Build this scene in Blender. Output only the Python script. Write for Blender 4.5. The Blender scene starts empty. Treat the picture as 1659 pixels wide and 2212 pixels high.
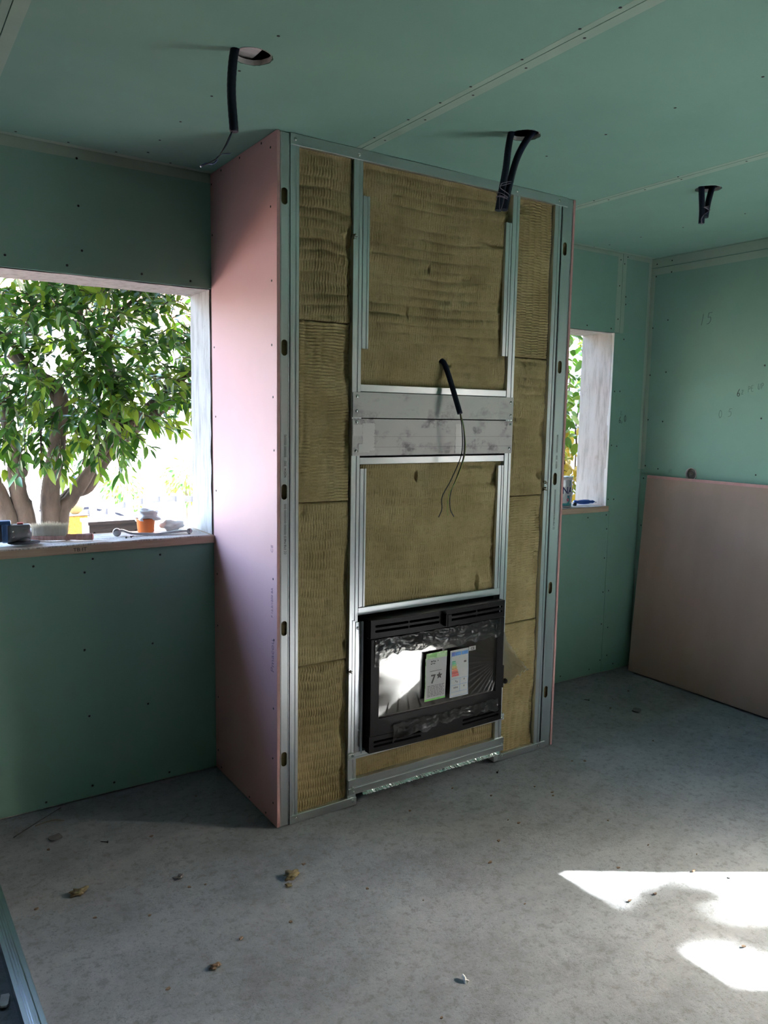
import bpy, bmesh, math, random
import numpy as np
from mathutils import Vector, Matrix, Euler

SC = bpy.context.scene
COL = SC.collection
random.seed(7); np.random.seed(7)
PI = math.pi

# ------------------------------------------------------------------ camera
CAM_POS = Vector((-1.2089, -3.1223, 1.5452)); YAW, PITCH, ROLL, FPX = 0.5864, -0.1223, 0.0164, 1682.98
cd = bpy.data.cameras.new('camera'); cam = bpy.data.objects.new('camera', cd); COL.objects.link(cam)
_f = Vector((math.sin(YAW)*math.cos(PITCH), math.cos(YAW)*math.cos(PITCH), math.sin(PITCH)))
_r = Vector((math.cos(YAW), -math.sin(YAW), 0)); _u = _r.cross(_f)
_r2 = _r*math.cos(ROLL) + _u*math.sin(ROLL); _u2 = -_r*math.sin(ROLL) + _u*math.cos(ROLL)
cam.matrix_world = Matrix(((_r2.x, _u2.x, -_f.x, CAM_POS.x), (_r2.y, _u2.y, -_f.y, CAM_POS.y), (_r2.z, _u2.z, -_f.z, CAM_POS.z), (0, 0, 0, 1)))
cd.sensor_fit = 'HORIZONTAL'; cd.sensor_width = 36; cd.lens = FPX/1659*36; cd.clip_start = .05; cd.clip_end = 200
SC.camera = cam

# ------------------------------------------------------------------ sky, sun, exposure
SUN_H = Vector((-.849, .529)); SUN_EL = math.radians(37.9)
SUN_TRAVEL = Vector((SUN_H.x*math.cos(SUN_EL), SUN_H.y*math.cos(SUN_EL), -math.sin(SUN_EL))).normalized()
W = bpy.data.worlds.new('sky'); SC.world = W; W.use_nodes = True
nt = W.node_tree; nt.nodes.clear()
sky = nt.nodes.new('ShaderNodeTexSky'); sky.sky_type = 'NISHITA'; sky.sun_disc = False
sky.sun_elevation = SUN_EL; sky.sun_rotation = math.atan2(-SUN_TRAVEL.x, -SUN_TRAVEL.y)
sky.air_density = 1.0; sky.dust_density = 4.0; sky.ozone_density = 1.0
bg = nt.nodes.new('ShaderNodeBackground'); bg.inputs['Strength'].default_value = 7.4
wo = nt.nodes.new('ShaderNodeOutputWorld')
nt.links.new(sky.outputs[0], bg.inputs[0]); nt.links.new(bg.outputs[0], wo.inputs[0])
sd = bpy.data.lights.new('sun', 'SUN'); sd.energy = 500.0; sd.angle = math.radians(.53); sd.color = (1, .965, .91)
sun = bpy.data.objects.new('sun', sd); COL.objects.link(sun)
sun.rotation_euler = SUN_TRAVEL.to_track_quat('-Z', 'Y').to_euler(); sun.location = (8, -6, 8)
vs = SC.view_settings; vs.view_transform = 'Standard'; vs.look = 'None'; vs.gamma = 1; vs.use_curve_mapping = False
vs.exposure = -0.25
SC.display_settings.display_device = 'sRGB'

# ------------------------------------------------------------------ materials
MATS = {}
def nodes_mat(name):
    m = bpy.data.materials.new(name); m.use_nodes = True
    t = m.node_tree; b = t.nodes.get('Principled BSDF')
    MATS[name] = m
    return m, t, b
def ramp(t, src, stops):
    r = t.nodes.new('ShaderNodeValToRGB'); e = r.color_ramp.elements
    while len(e) < len(stops): e.new(.5)
    for i, (p, c) in enumerate(stops):
        e[i].position = p; e[i].color = (*c, 1)
    t.links.new(src, r.inputs[0]); return r.outputs[0]
def coords(t, scale=(1, 1, 1), kind='Object'):
    tc = t.nodes.new('ShaderNodeTexCoord'); mp = t.nodes.new('ShaderNodeMapping')
    mp.inputs['Scale'].default_value = scale
    t.links.new(tc.outputs[kind], mp.inputs[0]); return mp.outputs[0]
def noise(t, vec, scale, detail=4, rough=.55):
    n = t.nodes.new('ShaderNodeTexNoise'); n.inputs['Scale'].default_value = scale
    n.inputs['Detail'].default_value = detail; n.inputs['Roughness'].default_value = rough
    t.links.new(vec, n.inputs['Vector']); return n.outputs['Fac']
def mix(t, fac, a, b, mode='MIX'):
    m = t.nodes.new('ShaderNodeMix'); m.data_type = 'RGBA'; m.blend_type = mode
    if isinstance(fac, (int, float)): m.inputs[0].default_value = fac
    else: t.links.new(fac, m.inputs[0])
    for i, v in ((6, a), (7, b)):
        if isinstance(v, tuple): m.inputs[i].default_value = (*v, 1)
        else: t.links.new(v, m.inputs[i])
    return m.outputs[2]
def bump(t, b, h, strength=.3, dist=.002):
    n = t.nodes.new('ShaderNodeBump'); n.inputs['Strength'].default_value = strength; n.inputs['Distance'].default_value = dist
    t.links.new(h, n.inputs['Height']); t.links.new(n.outputs[0], b.inputs['Normal'])
def mat(name, c1, c2=None, scale=8, rough=.7, metal=0, bump_s=0, bump_d=.002, bscale=None, stretch=(1, 1, 1), spec=.5, lo=.35, hi=.65, **kw):
    m, t, b = nodes_mat(name)
    v = coords(t, stretch)
    if c2 is None: c2 = tuple(x*.86 for x in c1)
    n = noise(t, v, scale)
    t.links.new(ramp(t, n, [(lo, c2), (hi, c1)]), b.inputs['Base Color'])
    b.inputs['Roughness'].default_value = rough; b.inputs['Metallic'].default_value = metal
    b.inputs['Specular IOR Level'].default_value = spec
    if bump_s: bump(t, b, noise(t, v, bscale or scale*4, 6), bump_s, bump_d)
    for k, x in kw.items(): b.inputs[k.replace('_', ' ')].default_value = x
    return m

mat('green_board', (.205, .362, .298), (.188, .338, .278), 3, .82, bump_s=.08, bscale=160, spec=.3)
mat('green_edge', (.325, .435, .36), (.28, .395, .325), 6, .85, spec=.25)
mat('pink_board', (.66, .385, .385), (.62, .355, .355), 2.5, .55, bump_s=.05, bscale=150, spec=.45)
mat('pink_edge', (.50, .29, .28), (.44, .25, .24), 20, .9)
mat('gypsum', (.70, .68, .66), (.55, .53, .50), 30, .95, bump_s=.4)
mat('board_back', (.37, .275, .235), (.32, .24, .205), 4, .9, bump_s=.08, bscale=180, spec=.25, stretch=(1, 1, .3))
mat('screw_dark', (.02, .02, .022), None, 40, .5, .6)
mat('pencil', (.03, .05, .05), None, 40, .8)
mat('pencil_faint', (.12, .22, .19), None, 40, .8)
mat('ink', (.06, .06, .065), None, 40, .8)
mat('ink_pink', (.33, .20, .24), None, 40, .8)
mat('plank', (.72, .66, .65), (.58, .52, .51), 6, .85, stretch=(1, 12, 1))
mat('dark_void', (.05, .045, .04), None, 3, .95)
mat('conduit', (.008, .012, .028), (.006, .009, .020), 20, .45, spec=.2)
mat('wire_black', (.015, .014, .018), None, 20, .45)
mat('wire_green', (.30, .30, .06), (.12, .25, .06), 60, .5)
mat('wire_blue', (.03, .05, .16), None, 20, .45)
mat('wire_grey', (.20, .17, .22), None, 20, .5, .6)
mat('stove_black', (.007, .0055, .006), (.0055, .0045, .005), 40, .45, spec=.13, bump_s=.12, bscale=400, bump_d=.0006)
mat('stove_inner', (.006, .006, .006), None, 10, .8)
mat('paper_white', (.80, .80, .78), (.74, .74, .73), 4, .6)
mat('label_green', (.10, .42, .05), (.20, .55, .12), 40, .45)
mat('label_leaf', (.55, .75, .42), (.16, .42, .08), 30, .45, lo=.42, hi=.52)
mat('label_grey', (.62, .60, .60), (.57, .55, .56), 6, .5)
mat('label_black', (.04, .03, .03), None, 10, .6)
mat('label_blue', (.06, .22, .62), (.12, .35, .70), 30, .5)
mat('label_darkblue', (.02, .06, .30), None, 30, .5)
for i, c in enumerate([(.0, .30, .16), (.02, .40, .22), (.25, .55, .16), (.80, .70, .12), (.80, .42, .08), (.75, .16, .07), (.75, .10, .06), (.72, .07, .05), (.72, .06, .05)]):
    mat('class_%d' % i, c, None, 10, .5)
mat('bark', (.15, .112, .08), (.05, .036, .026), 9, .9, bump_s=.9, bscale=45, bump_d=.006, lo=.3, hi=.72, stretch=(1, 1, .5))
for nm, c in (('leaf_dark', (.029, .10, .019)), ('leaf_mid', (.075, .195, .026)), ('leaf_light', (.20, .32, .038)), ('leaf_yellow', (.42, .32, .028))):
    m, t, b = nodes_mat(nm)
    n = noise(t, coords(t), 6)
    t.links.new(ramp(t, n, [(.3, tuple(x*.7 for x in c)), (.7, c)]), b.inputs['Base Color'])
    b.inputs['Roughness'].default_value = .32; b.inputs['Specular IOR Level'].default_value = .5
    tr = t.nodes.new('ShaderNodeBsdfTranslucent'); tr.inputs[0].default_value = (c[0]*1.3, c[1]*1.2, c[2]*.7, 1)
    ms = t.nodes.new('ShaderNodeMixShader'); ms.inputs[0].default_value = .25
    out = t.nodes['Material Output']
    t.links.new(b.outputs[0], ms.inputs[1]); t.links.new(tr.outputs[0], ms.inputs[2]); t.links.new(ms.outputs[0], out.inputs[0])
mat('lime_fruit', (.34, .50, .05), (.25, .42, .04), 10, .4, bump_s=.2, bscale=120)
mat('ochre_render', (.44, .25, .04), (.32, .17, .025), 30, .9, bump_s=.9, bscale=60, bump_d=.01)
mat('ochre_ball', (.46, .31, .11), (.42, .27, .09), 6, .7)
mat('white_paint', (.24, .24, .24), (.215, .215, .215), 5, .55)
mat('house_white', (.82, .80, .77), None, 2, .8)
mat('street', (.25, .245, .24), (.21, .205, .20), 3, .95)
mat('garden_soil', (.20, .13, .09), (.10, .065, .045), 14, .95, bump_s=.8, bscale=40, bump_d=.01)
mat('brown_wood', (.026, .016, .012), (.016, .010, .008), 12, .5, stretch=(1, 1, 8))
mat('roof_tile', (.42, .16, .09), (.33, .12, .07), 10, .8)
mat('car_white', (.80, .80, .80), None, 2, .25, spec=.6)
mat('car_glass', (.25, .30, .30), (.20, .25, .26), 3, .05)
mat('car_trim', (.015, .02, .035), None, 10, .4)
mat('rubber', (.02, .02, .02), None, 10, .8)
mat('tool_blue', (.045, .13, .30), (.035, .10, .25), 12, .4)
mat('tool_navy', (.02, .035, .06), None, 12, .45)
mat('tool_grey', (.30, .31, .33), (.22, .23, .25), 18, .42, .5)
mat('tool_red', (.55, .08, .07), None, 12, .5)
mat('disc', (.10, .11, .13), (.06, .065, .08), 60, .6, bump_s=.3, bscale=300, bump_d=.001)
mat('bristle', (.86, .79, .66), (.74, .66, .52), 30, .8)
mat('brush_wood', (.52, .31, .27), (.33, .17, .14), 10, .7, stretch=(8, 1, 1))
mat('brush_end', (.52, .16, .14), None, 10, .7)
mat('orange_plastic', (.80, .19, .03), (.72, .16, .025), 6, .4)
mat('white_cloth', (.85, .85, .85), (.80, .80, .80), 10, .9)
mat('cast_alu', (.55, .54, .56), (.36, .35, .38), 14, .42, .85, bump_s=.3, bscale=60)
mat('sill_wood', (.56, .44, .33), (.45, .34, .25), 6, .75, stretch=(1, 14, 14))
mat('tool_brightblue', (.015, .09, .42), (.02, .12, .5), 12, .3)
mat('tin_silver', (.60, .63, .65), (.50, .54, .56), 5, .35, .4)
mat('tin_teal', (.02, .20, .22), (.05, .32, .34), 8, .35)
mat('tin_navy', (.015, .015, .12), None, 8, .4)
mat('tin_red', (.45, .03, .08), None, 8, .4)
mat('box_grey', (.60, .59, .58), (.50, .49, .48), 12, .6)
mat('box_inner', (.17, .165, .16), None, 12, .7)
mat('scrap_wool', (.17, .145, .08), (.10, .08, .045), 40, .95)
mat('scrap_grey', (.12, .12, .125), (.08, .08, .085), 20, .8)
mat('scrap_brown', (.16, .11, .07), None, 20, .9)
mat('block_wall', (.15, .145, .14), (.11, .107, .10), 6, .9, bump_s=.5, bscale=40)
mat('roof_slab', (.30, .28, .26), None, 4, .9)

def metal(name, c, r, aniso_scale=(1, 1, 60), dirt=.0):
    m, t, b = nodes_mat(name)
    v = coords(t, tuple(max(1, q/6) for q in aniso_scale))
    n = noise(t, v, 2.5, 1)
    base = ramp(t, n, [(.3, tuple(x*.94 for x in c)), (.7, c)])
    if dirt:
        d = noise(t, coords(t, (1, 1, 1)), 11, 8, .7)
        d2 = noise(t, coords(t, (1, 1, 5)), 5, 4)
        mk = t.nodes.new('ShaderNodeMath'); mk.operation = 'MULTIPLY'
        t.links.new(ramp(t, d, [(.50, (0, 0, 0)), (.60, (1, 1, 1))]), mk.inputs[0])
        t.links.new(ramp(t, d2, [(.42, (0, 0, 0)), (.58, (dirt, dirt, dirt))]), mk.inputs[1])
        base = mix(t, mk.outputs[0], base, (.16, .15, .16))
    t.links.new(base, b.inputs['Base Color'])
    b.inputs['Metallic'].default_value = 1
    rr = t.nodes.new('ShaderNodeMapRange'); rr.inputs[3].default_value = r-.02; rr.inputs[4].default_value = r+.03
    t.links.new(n, rr.inputs[0]); t.links.new(rr.outputs[0], b.inputs['Roughness'])
    return m
metal('galv_v', (.78, .80, .81), .31, (60, 60, 1))
metal('galv_h', (.78, .80, .81), .31, (1, 60, 60))
metal('galv_y', (.72, .76, .80), .25, (60, 1, 60))
metal('plate_a', (.44, .44, .43), .48, (2, 2, 14), .5)
metal('plate_b', (.46, .445, .445), .50, (2, 2, 10), 1.0)
metal('plate_tape', (.58, .565, .565), .48, (2, 2, 2))
metal('dark_sheet', (.30, .32, .34), .16, (60, 60, 1))
metal('foil', (.93, .93, .93), .2, (1, 1, 1))
metal('screw_steel', (.75, .76, .76), .25, (1, 1, 1))

# floor: raw screed with trowel sweeps, dust, pits
m, t, b = nodes_mat('concrete')
v = coords(t)
a = noise(t, v, 1.6, 5, .6); g = noise(t, v, 105, 8, .8); p_ = noise(t, v, 9, 6, .7)
c = mix(t, .5, ramp(t, a, [(.32, (.150, .157, .155)), (.68, (.30, .317, .33))]), ramp(t, p_, [(.3, (.165, .17, .17)), (.7, (.28, .295, .305))]))
c = mix(t, ramp(t, g, [(.33, (.9, .9, .9)), (.46, (0, 0, 0))]), c, (.095, .095, .09))
sw = t.nodes.new('ShaderNodeTexWave'); sw.wave_type = 'RINGS'; sw.inputs['Scale'].default_value = .8; sw.inputs['Distortion'].default_value = 9; sw.inputs['Detail'].default_value = 4
t.links.new(v, sw.inputs['Vector'])
c = mix(t, ramp(t, sw.outputs['Fac'], [(.72, (0, 0, 0)), (.95, (.22, .22, .22))]), c, (.33, .335, .335))
t.links.new(c, b.inputs['Base Color']); b.inputs['Roughness'].default_value = .78; b.inputs['Specular IOR Level'].default_value = .35
r_ = noise(t, v, 30, 9, .72)
c = mix(t, 1.0, c, (.95, 1.0, 1.07), 'MULTIPLY'); c = mix(t, ramp(t, r_, [(.37, (.55, .55, .55)), (.48, (0, 0, 0))]), c, (.12, .122, .12))  # cool tint puts the blue of the window skylight into the floor colour
c = mix(t, ramp(t, r_, [(.56, (0, 0, 0)), (.70, (.26, .26, .26))]), c, (.37, .385, .39))
t.links.new(c, b.inputs['Base Color'])
bump(t, b, mix(t, .45, r_, g), .75, .007)

# white plaster of the reveals, streaked and stained
m, t, b = nodes_mat('plaster')
v = coords(t, (6, 6, 1)); v2 = coords(t)
c = ramp(t, noise(t, v, 5, 6, .65), [(.30, (.34, .32, .305)), (.52, (.53, .515, .50)), (.75, (.58, .565, .555))])
c = mix(t, ramp(t, noise(t, v2, 18, 6, .7), [(.60, (0, 0, 0)), (.72, (.6, .6, .6))]), c, (.36, .31, .27))
t.links.new(c, b.inputs['Base Color']); b.inputs['Roughness'].default_value = .9; bump(t, b, noise(t, v2, 60, 6), .3, .003)

# mineral wool
m, t, b = nodes_mat('wool')
v = coords(t)
n1 = noise(t, v, 260, 3, .7); n2 = noise(t, v, 7, 5, .6); n3 = noise(t, coords(t, (1, 1, 3)), 34, 5, .7)
c = ramp(t, n2, [(.28, (.215, .165, .075)), (.55, (.29, .23, .115)), (.78, (.36, .295, .16))])
c = mix(t, ramp(t, n3, [(.30, (.55, .55, .55)), (.46, (0, 0, 0))]), c, (.13, .095, .04))
c = mix(t, ramp(t, n1, [(.35, (.45, .45, .45)), (.6, (0, 0, 0))]), c, (.15, .115, .05))
t.links.new(c, b.inputs['Base Color']); b.inputs['Roughness'].default_value = .85; b.inputs['Specular IOR Level'].default_value = .25
bump(t, b, mix(t, .5, n1, n3), .45, .002)

# dark coated glass of the stove door
m, t, b = nodes_mat('stove_glass')
b.inputs['Base Color'].default_value = (.035, .028, .024, 1); b.inputs['Roughness'].default_value = .03; b.inputs['IOR'].default_value = 1.9
b.inputs['Coat Weight'].default_value = 1; b.inputs['Coat IOR'].default_value = 1.7; b.inputs['Coat Roughness'].default_value = .02
# clear polythene film
m, t, b = nodes_mat('film')
out = t.nodes['Material Output']
tr = t.nodes.new('ShaderNodeBsdfTransparent'); tr.inputs[0].default_value = (.93, .92, .90, 1)
gl = t.nodes.new('ShaderNodeBsdfGlossy'); gl.inputs[0].default_value = (.95, .94, .92, 1); gl.inputs['Roughness'].default_value = .12
df = t.nodes.new('ShaderNodeBsdfTranslucent'); df.inputs[0].default_value = (.8, .8, .8, 1)
fr = t.nodes.new('ShaderNodeFresnel'); fr.inputs[0].default_value = 1.45
ms = t.nodes.new('ShaderNodeMixShader'); t.links.new(fr.outputs[0], ms.inputs[0]); t.links.new(tr.outputs[0], ms.inputs[1]); t.links.new(gl.outputs[0], ms.inputs[2])
ms2 = t.nodes.new('ShaderNodeMixShader'); ms2.inputs[0].default_value = .03
t.links.new(ms.outputs[0], ms2.inputs[1]); t.links.new(df.outputs[0], ms2.inputs[2]); t.links.new(ms2.outputs[0], out.inputs[0])
# torn, crumpled film: cloudier
m2 = m.copy(); m2.name = 'torn_film'; MATS['torn_film'] = m2
for nd in m2.node_tree.nodes:
    if nd.type == 'MIX_SHADER' and not nd.inputs[0].is_linked: nd.inputs[0].default_value = .36
    if nd.type == 'FRESNEL': nd.inputs[0].default_value = 1.7
# newspaper: printed columns of type
m, t, b = nodes_mat('newspaper')
v = coords(t)
def wave(t, v, scale, direc):
    w = t.nodes.new('ShaderNodeTexWave'); w.bands_direction = direc; w.inputs['Scale'].default_value = scale; w.inputs['Distortion'].default_value = 0
    t.links.new(v, w.inputs['Vector']); return w.outputs['Fac']
rows = ramp(t, wave(t, v, 60, 'Y'), [(.45, (0, 0, 0)), (.55, (1, 1, 1))])
brk = ramp(t, noise(t, coords(t, (160, 40, 1)), 1, 2), [(.48, (0, 0, 0)), (.52, (.6, .6, .6))])
blk = ramp(t, noise(t, v, 9, 2), [(.45, (0, 0, 0)), (.5, (1, 1, 1))])
k = mix(t, 1.0, mix(t, 1.0, rows, brk, 'MULTIPLY'), blk, 'MULTIPLY')
c = mix(t, k, ramp(t, noise(t, v, 5), [(.3, (.60, .57, .53)), (.7, (.70, .68, .65))]), (.16, .16, .17))
t.links.new(c, b.inputs['Base Color']); b.inputs['Roughness'].default_value = .8

M = MATS
# ------------------------------------------------------------------ helpers
class Geo:
    def __init__(s): s.v = []; s.f = []; s.sm = []
    def add(s, vs_, fs, smooth=False):
        o = len(s.v); s.v += [tuple(q) for q in vs_]
        s.f += [tuple(i+o for i in q) for q in fs]; s.sm += [smooth]*len(fs); return s
    def box(s, x0, x1, y0, y1, z0, z1):
        return s.add([(x, y, z) for x in (x0, x1) for y in (y0, y1) for z in (z0, z1)],
                     [(0, 1, 3, 2), (4, 6, 7, 5), (0, 4, 5, 1), (2, 3, 7, 6), (0, 2, 6, 4), (1, 5, 7, 3)])
    def bbox(s, x0, x1, y0, y1, z0, z1, c=.003):
        """box with chamfered edges"""
        bm = bmesh.new(); bmesh.ops.create_cube(bm, size=1)
        for q in bm.verts:
            q.co = Vector((x0+(q.co.x+.5)*(x1-x0), y0+(q.co.y+.5)*(y1-y0), z0+(q.co.z+.5)*(z1-z0)))
        bmesh.ops.bevel(bm, geom=bm.edges[:], offset=c, segments=2, affect='EDGES', profile=.6)
        s.bm(bm); return s
    def bm(s, bm, smooth=False):
        bm.verts.ensure_lookup_table(); bm.verts.index_update()
        s.add([q.co[:] for q in bm.verts], [[q.index for q in f.verts] for f in bm.faces], smooth); bm.free(); return s
    def tube(s, pts, r, n=8, cap=True, smooth=True):
        pts = [Vector(q) for q in pts]; k = len(pts)
        rs = r if isinstance(r, (list, tuple)) else [r]*k
        tg = [(pts[min(i+1, k-1)]-pts[max(i-1, 0)]).normalized() for i in range(k)]
        a = Vector((0, 0, 1)) if abs(tg[0].z) < .9 else Vector((1, 0, 0))
        nv = tg[0].cross(a).normalized(); vs_ = []
        for i in range(k):
            nv = (nv - tg[i]*nv.dot(tg[i])).normalized(); bv = tg[i].cross(nv)
            for j in range(n):
                an = 2*PI*j/n; vs_.append(pts[i]+(nv*math.cos(an)+bv*math.sin(an))*rs[i])
        fs = [(i*n+j, i*n+(j+1) % n, (i+1)*n+(j+1) % n, (i+1)*n+j) for i in range(k-1) for j in range(n)]
        s.add(vs_, fs, smooth)
        if cap:
            o = len(s.v)-len(vs_)
            s.f.append(tuple(o+j for j in range(n))[::-1]); s.f.append(tuple(o+(k-1)*n+j for j in range(n))); s.sm += [False, False]
        return s
    def lathe(s, prof, n=20, origin=(0, 0, 0), axis='Z', smooth=True):
        o = Vector(origin); vs_ = []
        for r, h in prof:
            for j in range(n):
                an = 2*PI*j/n; c_, s_ = r*math.cos(an), r*math.sin(an)
                vs_.append(o+Vector({'Z': (c_, s_, h), 'Y': (c_, h, s_), 'X': (h, c_, s_)}[axis]))
        k = len(prof)
        fs = [(i*n+j, i*n+(j+1) % n, (i+1)*n+(j+1) % n, (i+1)*n+j) for i in range(k-1) for j in range(n)]
        fs += [tuple(range(n))[::-1], tuple((k-1)*n+j for j in range(n))]
        return s.add(vs_, fs, smooth)
    def prism(s, poly, a0, a1, axis='Z', smooth=False):
        """closed 2D polygon extruded along an axis: Z -> (x,y), Y -> (x,z), X -> (y,z)"""
        n = len(poly); mk = {'Z': lambda p, h: (p[0], p[1], h), 'Y': lambda p, h: (p[0], h, p[1]), 'X': lambda p, h: (h, p[0], p[1])}[axis]
        vs_ = [mk(p, a0) for p in poly]+[mk(p, a1) for p in poly]
        fs = [(i, (i+1) % n, n+(i+1) % n, n+i) for i in range(n)]+[tuple(range(n))[::-1], tuple(range(n, 2*n))]
        return s.add(vs_, fs, smooth)
    def sheet(s, line, t_, a0, a1, axis='Z'):
        """thin sheet-metal profile: open polyline with thickness, extruded"""
        L = [Vector(q) for q in line]; off = []
        for i, q in enumerate(L):
            ns = []
            if i > 0: d = (q-L[i-1]).normalized(); ns.append(Vector((-d.y, d.x)))
            if i < len(L)-1: d = (L[i+1]-q).normalized(); ns.append(Vector((-d.y, d.x)))
            nn = (sum(ns, Vector((0, 0)))).normalized(); off.append(q+nn*t_/max(.4, nn.dot(ns[0])))
        n = len(L); poly = [tuple(q) for q in L]; p2 = [tuple(q) for q in off]
        mk = {'Z': lambda p, h: (p[0], p[1], h), 'Y': lambda p, h: (p[0], h, p[1]), 'X': lambda p, h: (h, p[0], p[1])}[axis]
        vs_ = [mk(p, a0) for p in poly]+[mk(p, a0) for p in p2]+[mk(p, a1) for p in poly]+[mk(p, a1) for p in p2]
        fs = []
        for i in range(n-1):
            fs += [(i, i+1, 2*n+i+1, 2*n+i), (n+i+1, n+i, 3*n+i, 3*n+i+1), (i+1, i, n+i, n+i+1), (2*n+i, 2*n+i+1, 3*n+i+1, 3*n+i)]
        fs += [(0, 2*n, 3*n, n), (n-1, 2*n-1, 4*n-1, 3*n-1)]
        return s.add(vs_, fs)
    def build(s, name, m, parent=None, recalc=True):
        me = bpy.data.meshes.new(name); me.from_pydata(s.v, [], s.f)
        if recalc:
            bm = bmesh.new(); bm.from_mesh(me); bmesh.ops.recalc_face_normals(bm, faces=bm.faces[:])
            bm.to_mesh(me); bm.free()
        me.polygons.foreach_set('use_smooth', s.sm)
        return link(name, me, m, parent)
def link(name, me, m, parent=None):
    if m is not None and not me.materials: me.materials.append(M[m] if isinstance(m, str) else m)
    o = bpy.data.objects.new(name, me); COL.objects.link(o)
    if parent is not None: o.parent = parent
    return o
def tag(o, label, cat, group=None):
    o['label'] = label; o['category'] = cat
    if group: o['group'] = group
    return o
def struct(o): o['kind'] = 'structure'; return o
def empty(name, loc=(0, 0, 0)):
    o = bpy.data.objects.new(name, None); o.empty_display_size = .05; COL.objects.link(o); o.location = loc; return o
def plate(name, outline, holes, d0, d1, axis, m, parent=None):
    """flat board with holes; axis is the normal: Z->(x,y), Y->(x,z), X->(y,z); between depths d0 (seen face) and d1"""
    mk = {'Z': lambda p, h: (p[0], p[1], h), 'Y': lambda p, h: (p[0], h, p[1]), 'X': lambda p, h: (h, p[0], p[1])}[axis]
    bm = bmesh.new(); es = []
    for loop in [outline]+list(holes):
        vs_ = [bm.verts.new(mk(q, d0)) for q in loop]
        es += [bm.edges.new((vs_[i], vs_[(i+1) % len(vs_)])) for i in range(len(vs_))]
    bmesh.ops.triangle_fill(bm, edges=es, use_beauty=True, use_dissolve=False)
    r = bmesh.ops.extrude_face_region(bm, geom=bm.faces[:])
    dv = Vector(mk((0, 0), d1-d0))
    bmesh.ops.translate(bm, verts=[e for e in r['geom'] if isinstance(e, bmesh.types.BMVert)], vec=dv)
    bmesh.ops.recalc_face_normals(bm, faces=bm.faces[:])
    me = bpy.data.meshes.new(name); bm.to_mesh(me); bm.free()
    return link(name, me, m, parent)
def rect(x0, x1, z0, z1): return [(x0, z0), (x1, z0), (x1, z1), (x0, z1)]
def circ(cx, cy, r, n=40, jit=0.0):
    return [(cx+(r+random.uniform(-jit, jit))*math.cos(2*PI*i/n), cy+(r+random.uniform(-jit, jit))*math.sin(2*PI*i/n)) for i in range(n)]
def text_mesh(body, size, extr=.0004, bold=0, align='CENTER'):
    cu = bpy.data.curves.new('lettering', 'FONT'); cu.body = body; cu.size = size; cu.extrude = extr; cu.align_x = align; cu.align_y = 'CENTER'; cu.offset = bold
    cu.resolution_u = 3
    o = bpy.data.objects.new('lettering', cu); COL.objects.link(o)
    dg = bpy.context.evaluated_depsgraph_get(); me = bpy.data.meshes.new_from_object(o.evaluated_get(dg))
    bpy.data.objects.remove(o); bpy.data.curves.remove(cu); me.materials.clear(); return me
def put_text(name, body, size, m, loc, rot, parent=None, bold=0, sx=1, align='CENTER'):
    o = link(name, text_mesh(body, size, .0003, bold, align), m, parent)
    o.location = loc; o.rotation_euler = rot; o.scale = (sx, 1, 1); return o
FRONT = (PI/2, 0, 0)          # text facing -y
def smooth_pts(pts, k=6):
    """Catmull-Rom through control points"""
    P = [Vector(q) for q in pts]; P = [P[0]*2-P[1]]+P+[P[-1]*2-P[-2]]; out = []
    for i in range(1, len(P)-2):
        for j in range(k):
            u = j/k
            out.append(.5*((2*P[i])+(-P[i-1]+P[i+1])*u+(2*P[i-1]-5*P[i]+4*P[i+1]-P[i+2])*u*u+(-P[i-1]+3*P[i]-3*P[i+1]+P[i+2])*u**3))
    out.append(P[-2]); return out
def vnoise(shape, cells, seed):
    """value noise on a grid (rows, cols) with given cell counts"""
    rg = np.random.RandomState(seed); cy, cx = max(2, int(cells[0])), max(2, int(cells[1]))
    g = rg.rand(cy+2, cx+2); y = np.linspace(0, cy, shape[0]); x = np.linspace(0, cx, shape[1])
    yi = np.minimum(y.astype(int), cy); xi = np.minimum(x.astype(int), cx); fy = (y-yi); fx = (x-xi)
    fy = (fy*fy*(3-2*fy))[:, None]; fx = (fx*fx*(3-2*fx))[None, :]
    a = g[np.ix_(yi, xi)]; b_ = g[np.ix_(yi, xi+1)]; c_ = g[np.ix_(yi+1, xi)]; d_ = g[np.ix_(yi+1, xi+1)]
    return (a*(1-fx)+b_*fx)*(1-fy)+(c_*(1-fx)+d_*fx)*fy-.5
def grid_mesh(name, X, Y, Z, m, parent=None, smooth=True):
    r, c = X.shape; co = np.stack([X, Y, Z], -1).reshape(-1, 3).astype(np.float32)
    i = np.arange(r*c).reshape(r, c); q = np.stack([i[:-1, :-1], i[:-1, 1:], i[1:, 1:], i[1:, :-1]], -1).reshape(-1, 4)
    me = bpy.data.meshes.new(name); me.vertices.add(len(co)); me.vertices.foreach_set('co', co.ravel())
    me.loops.add(q.size); me.loops.foreach_set('vertex_index', q.ravel().astype(np.int32))
    me.polygons.add(len(q)); me.polygons.foreach_set('loop_start', np.arange(0, q.size, 4, dtype=np.int32))
    me.polygons.foreach_set('use_smooth', np.full(len(q), smooth)); me.update(calc_edges=True); me.validate()
    return link(name, me, m, parent)

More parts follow.
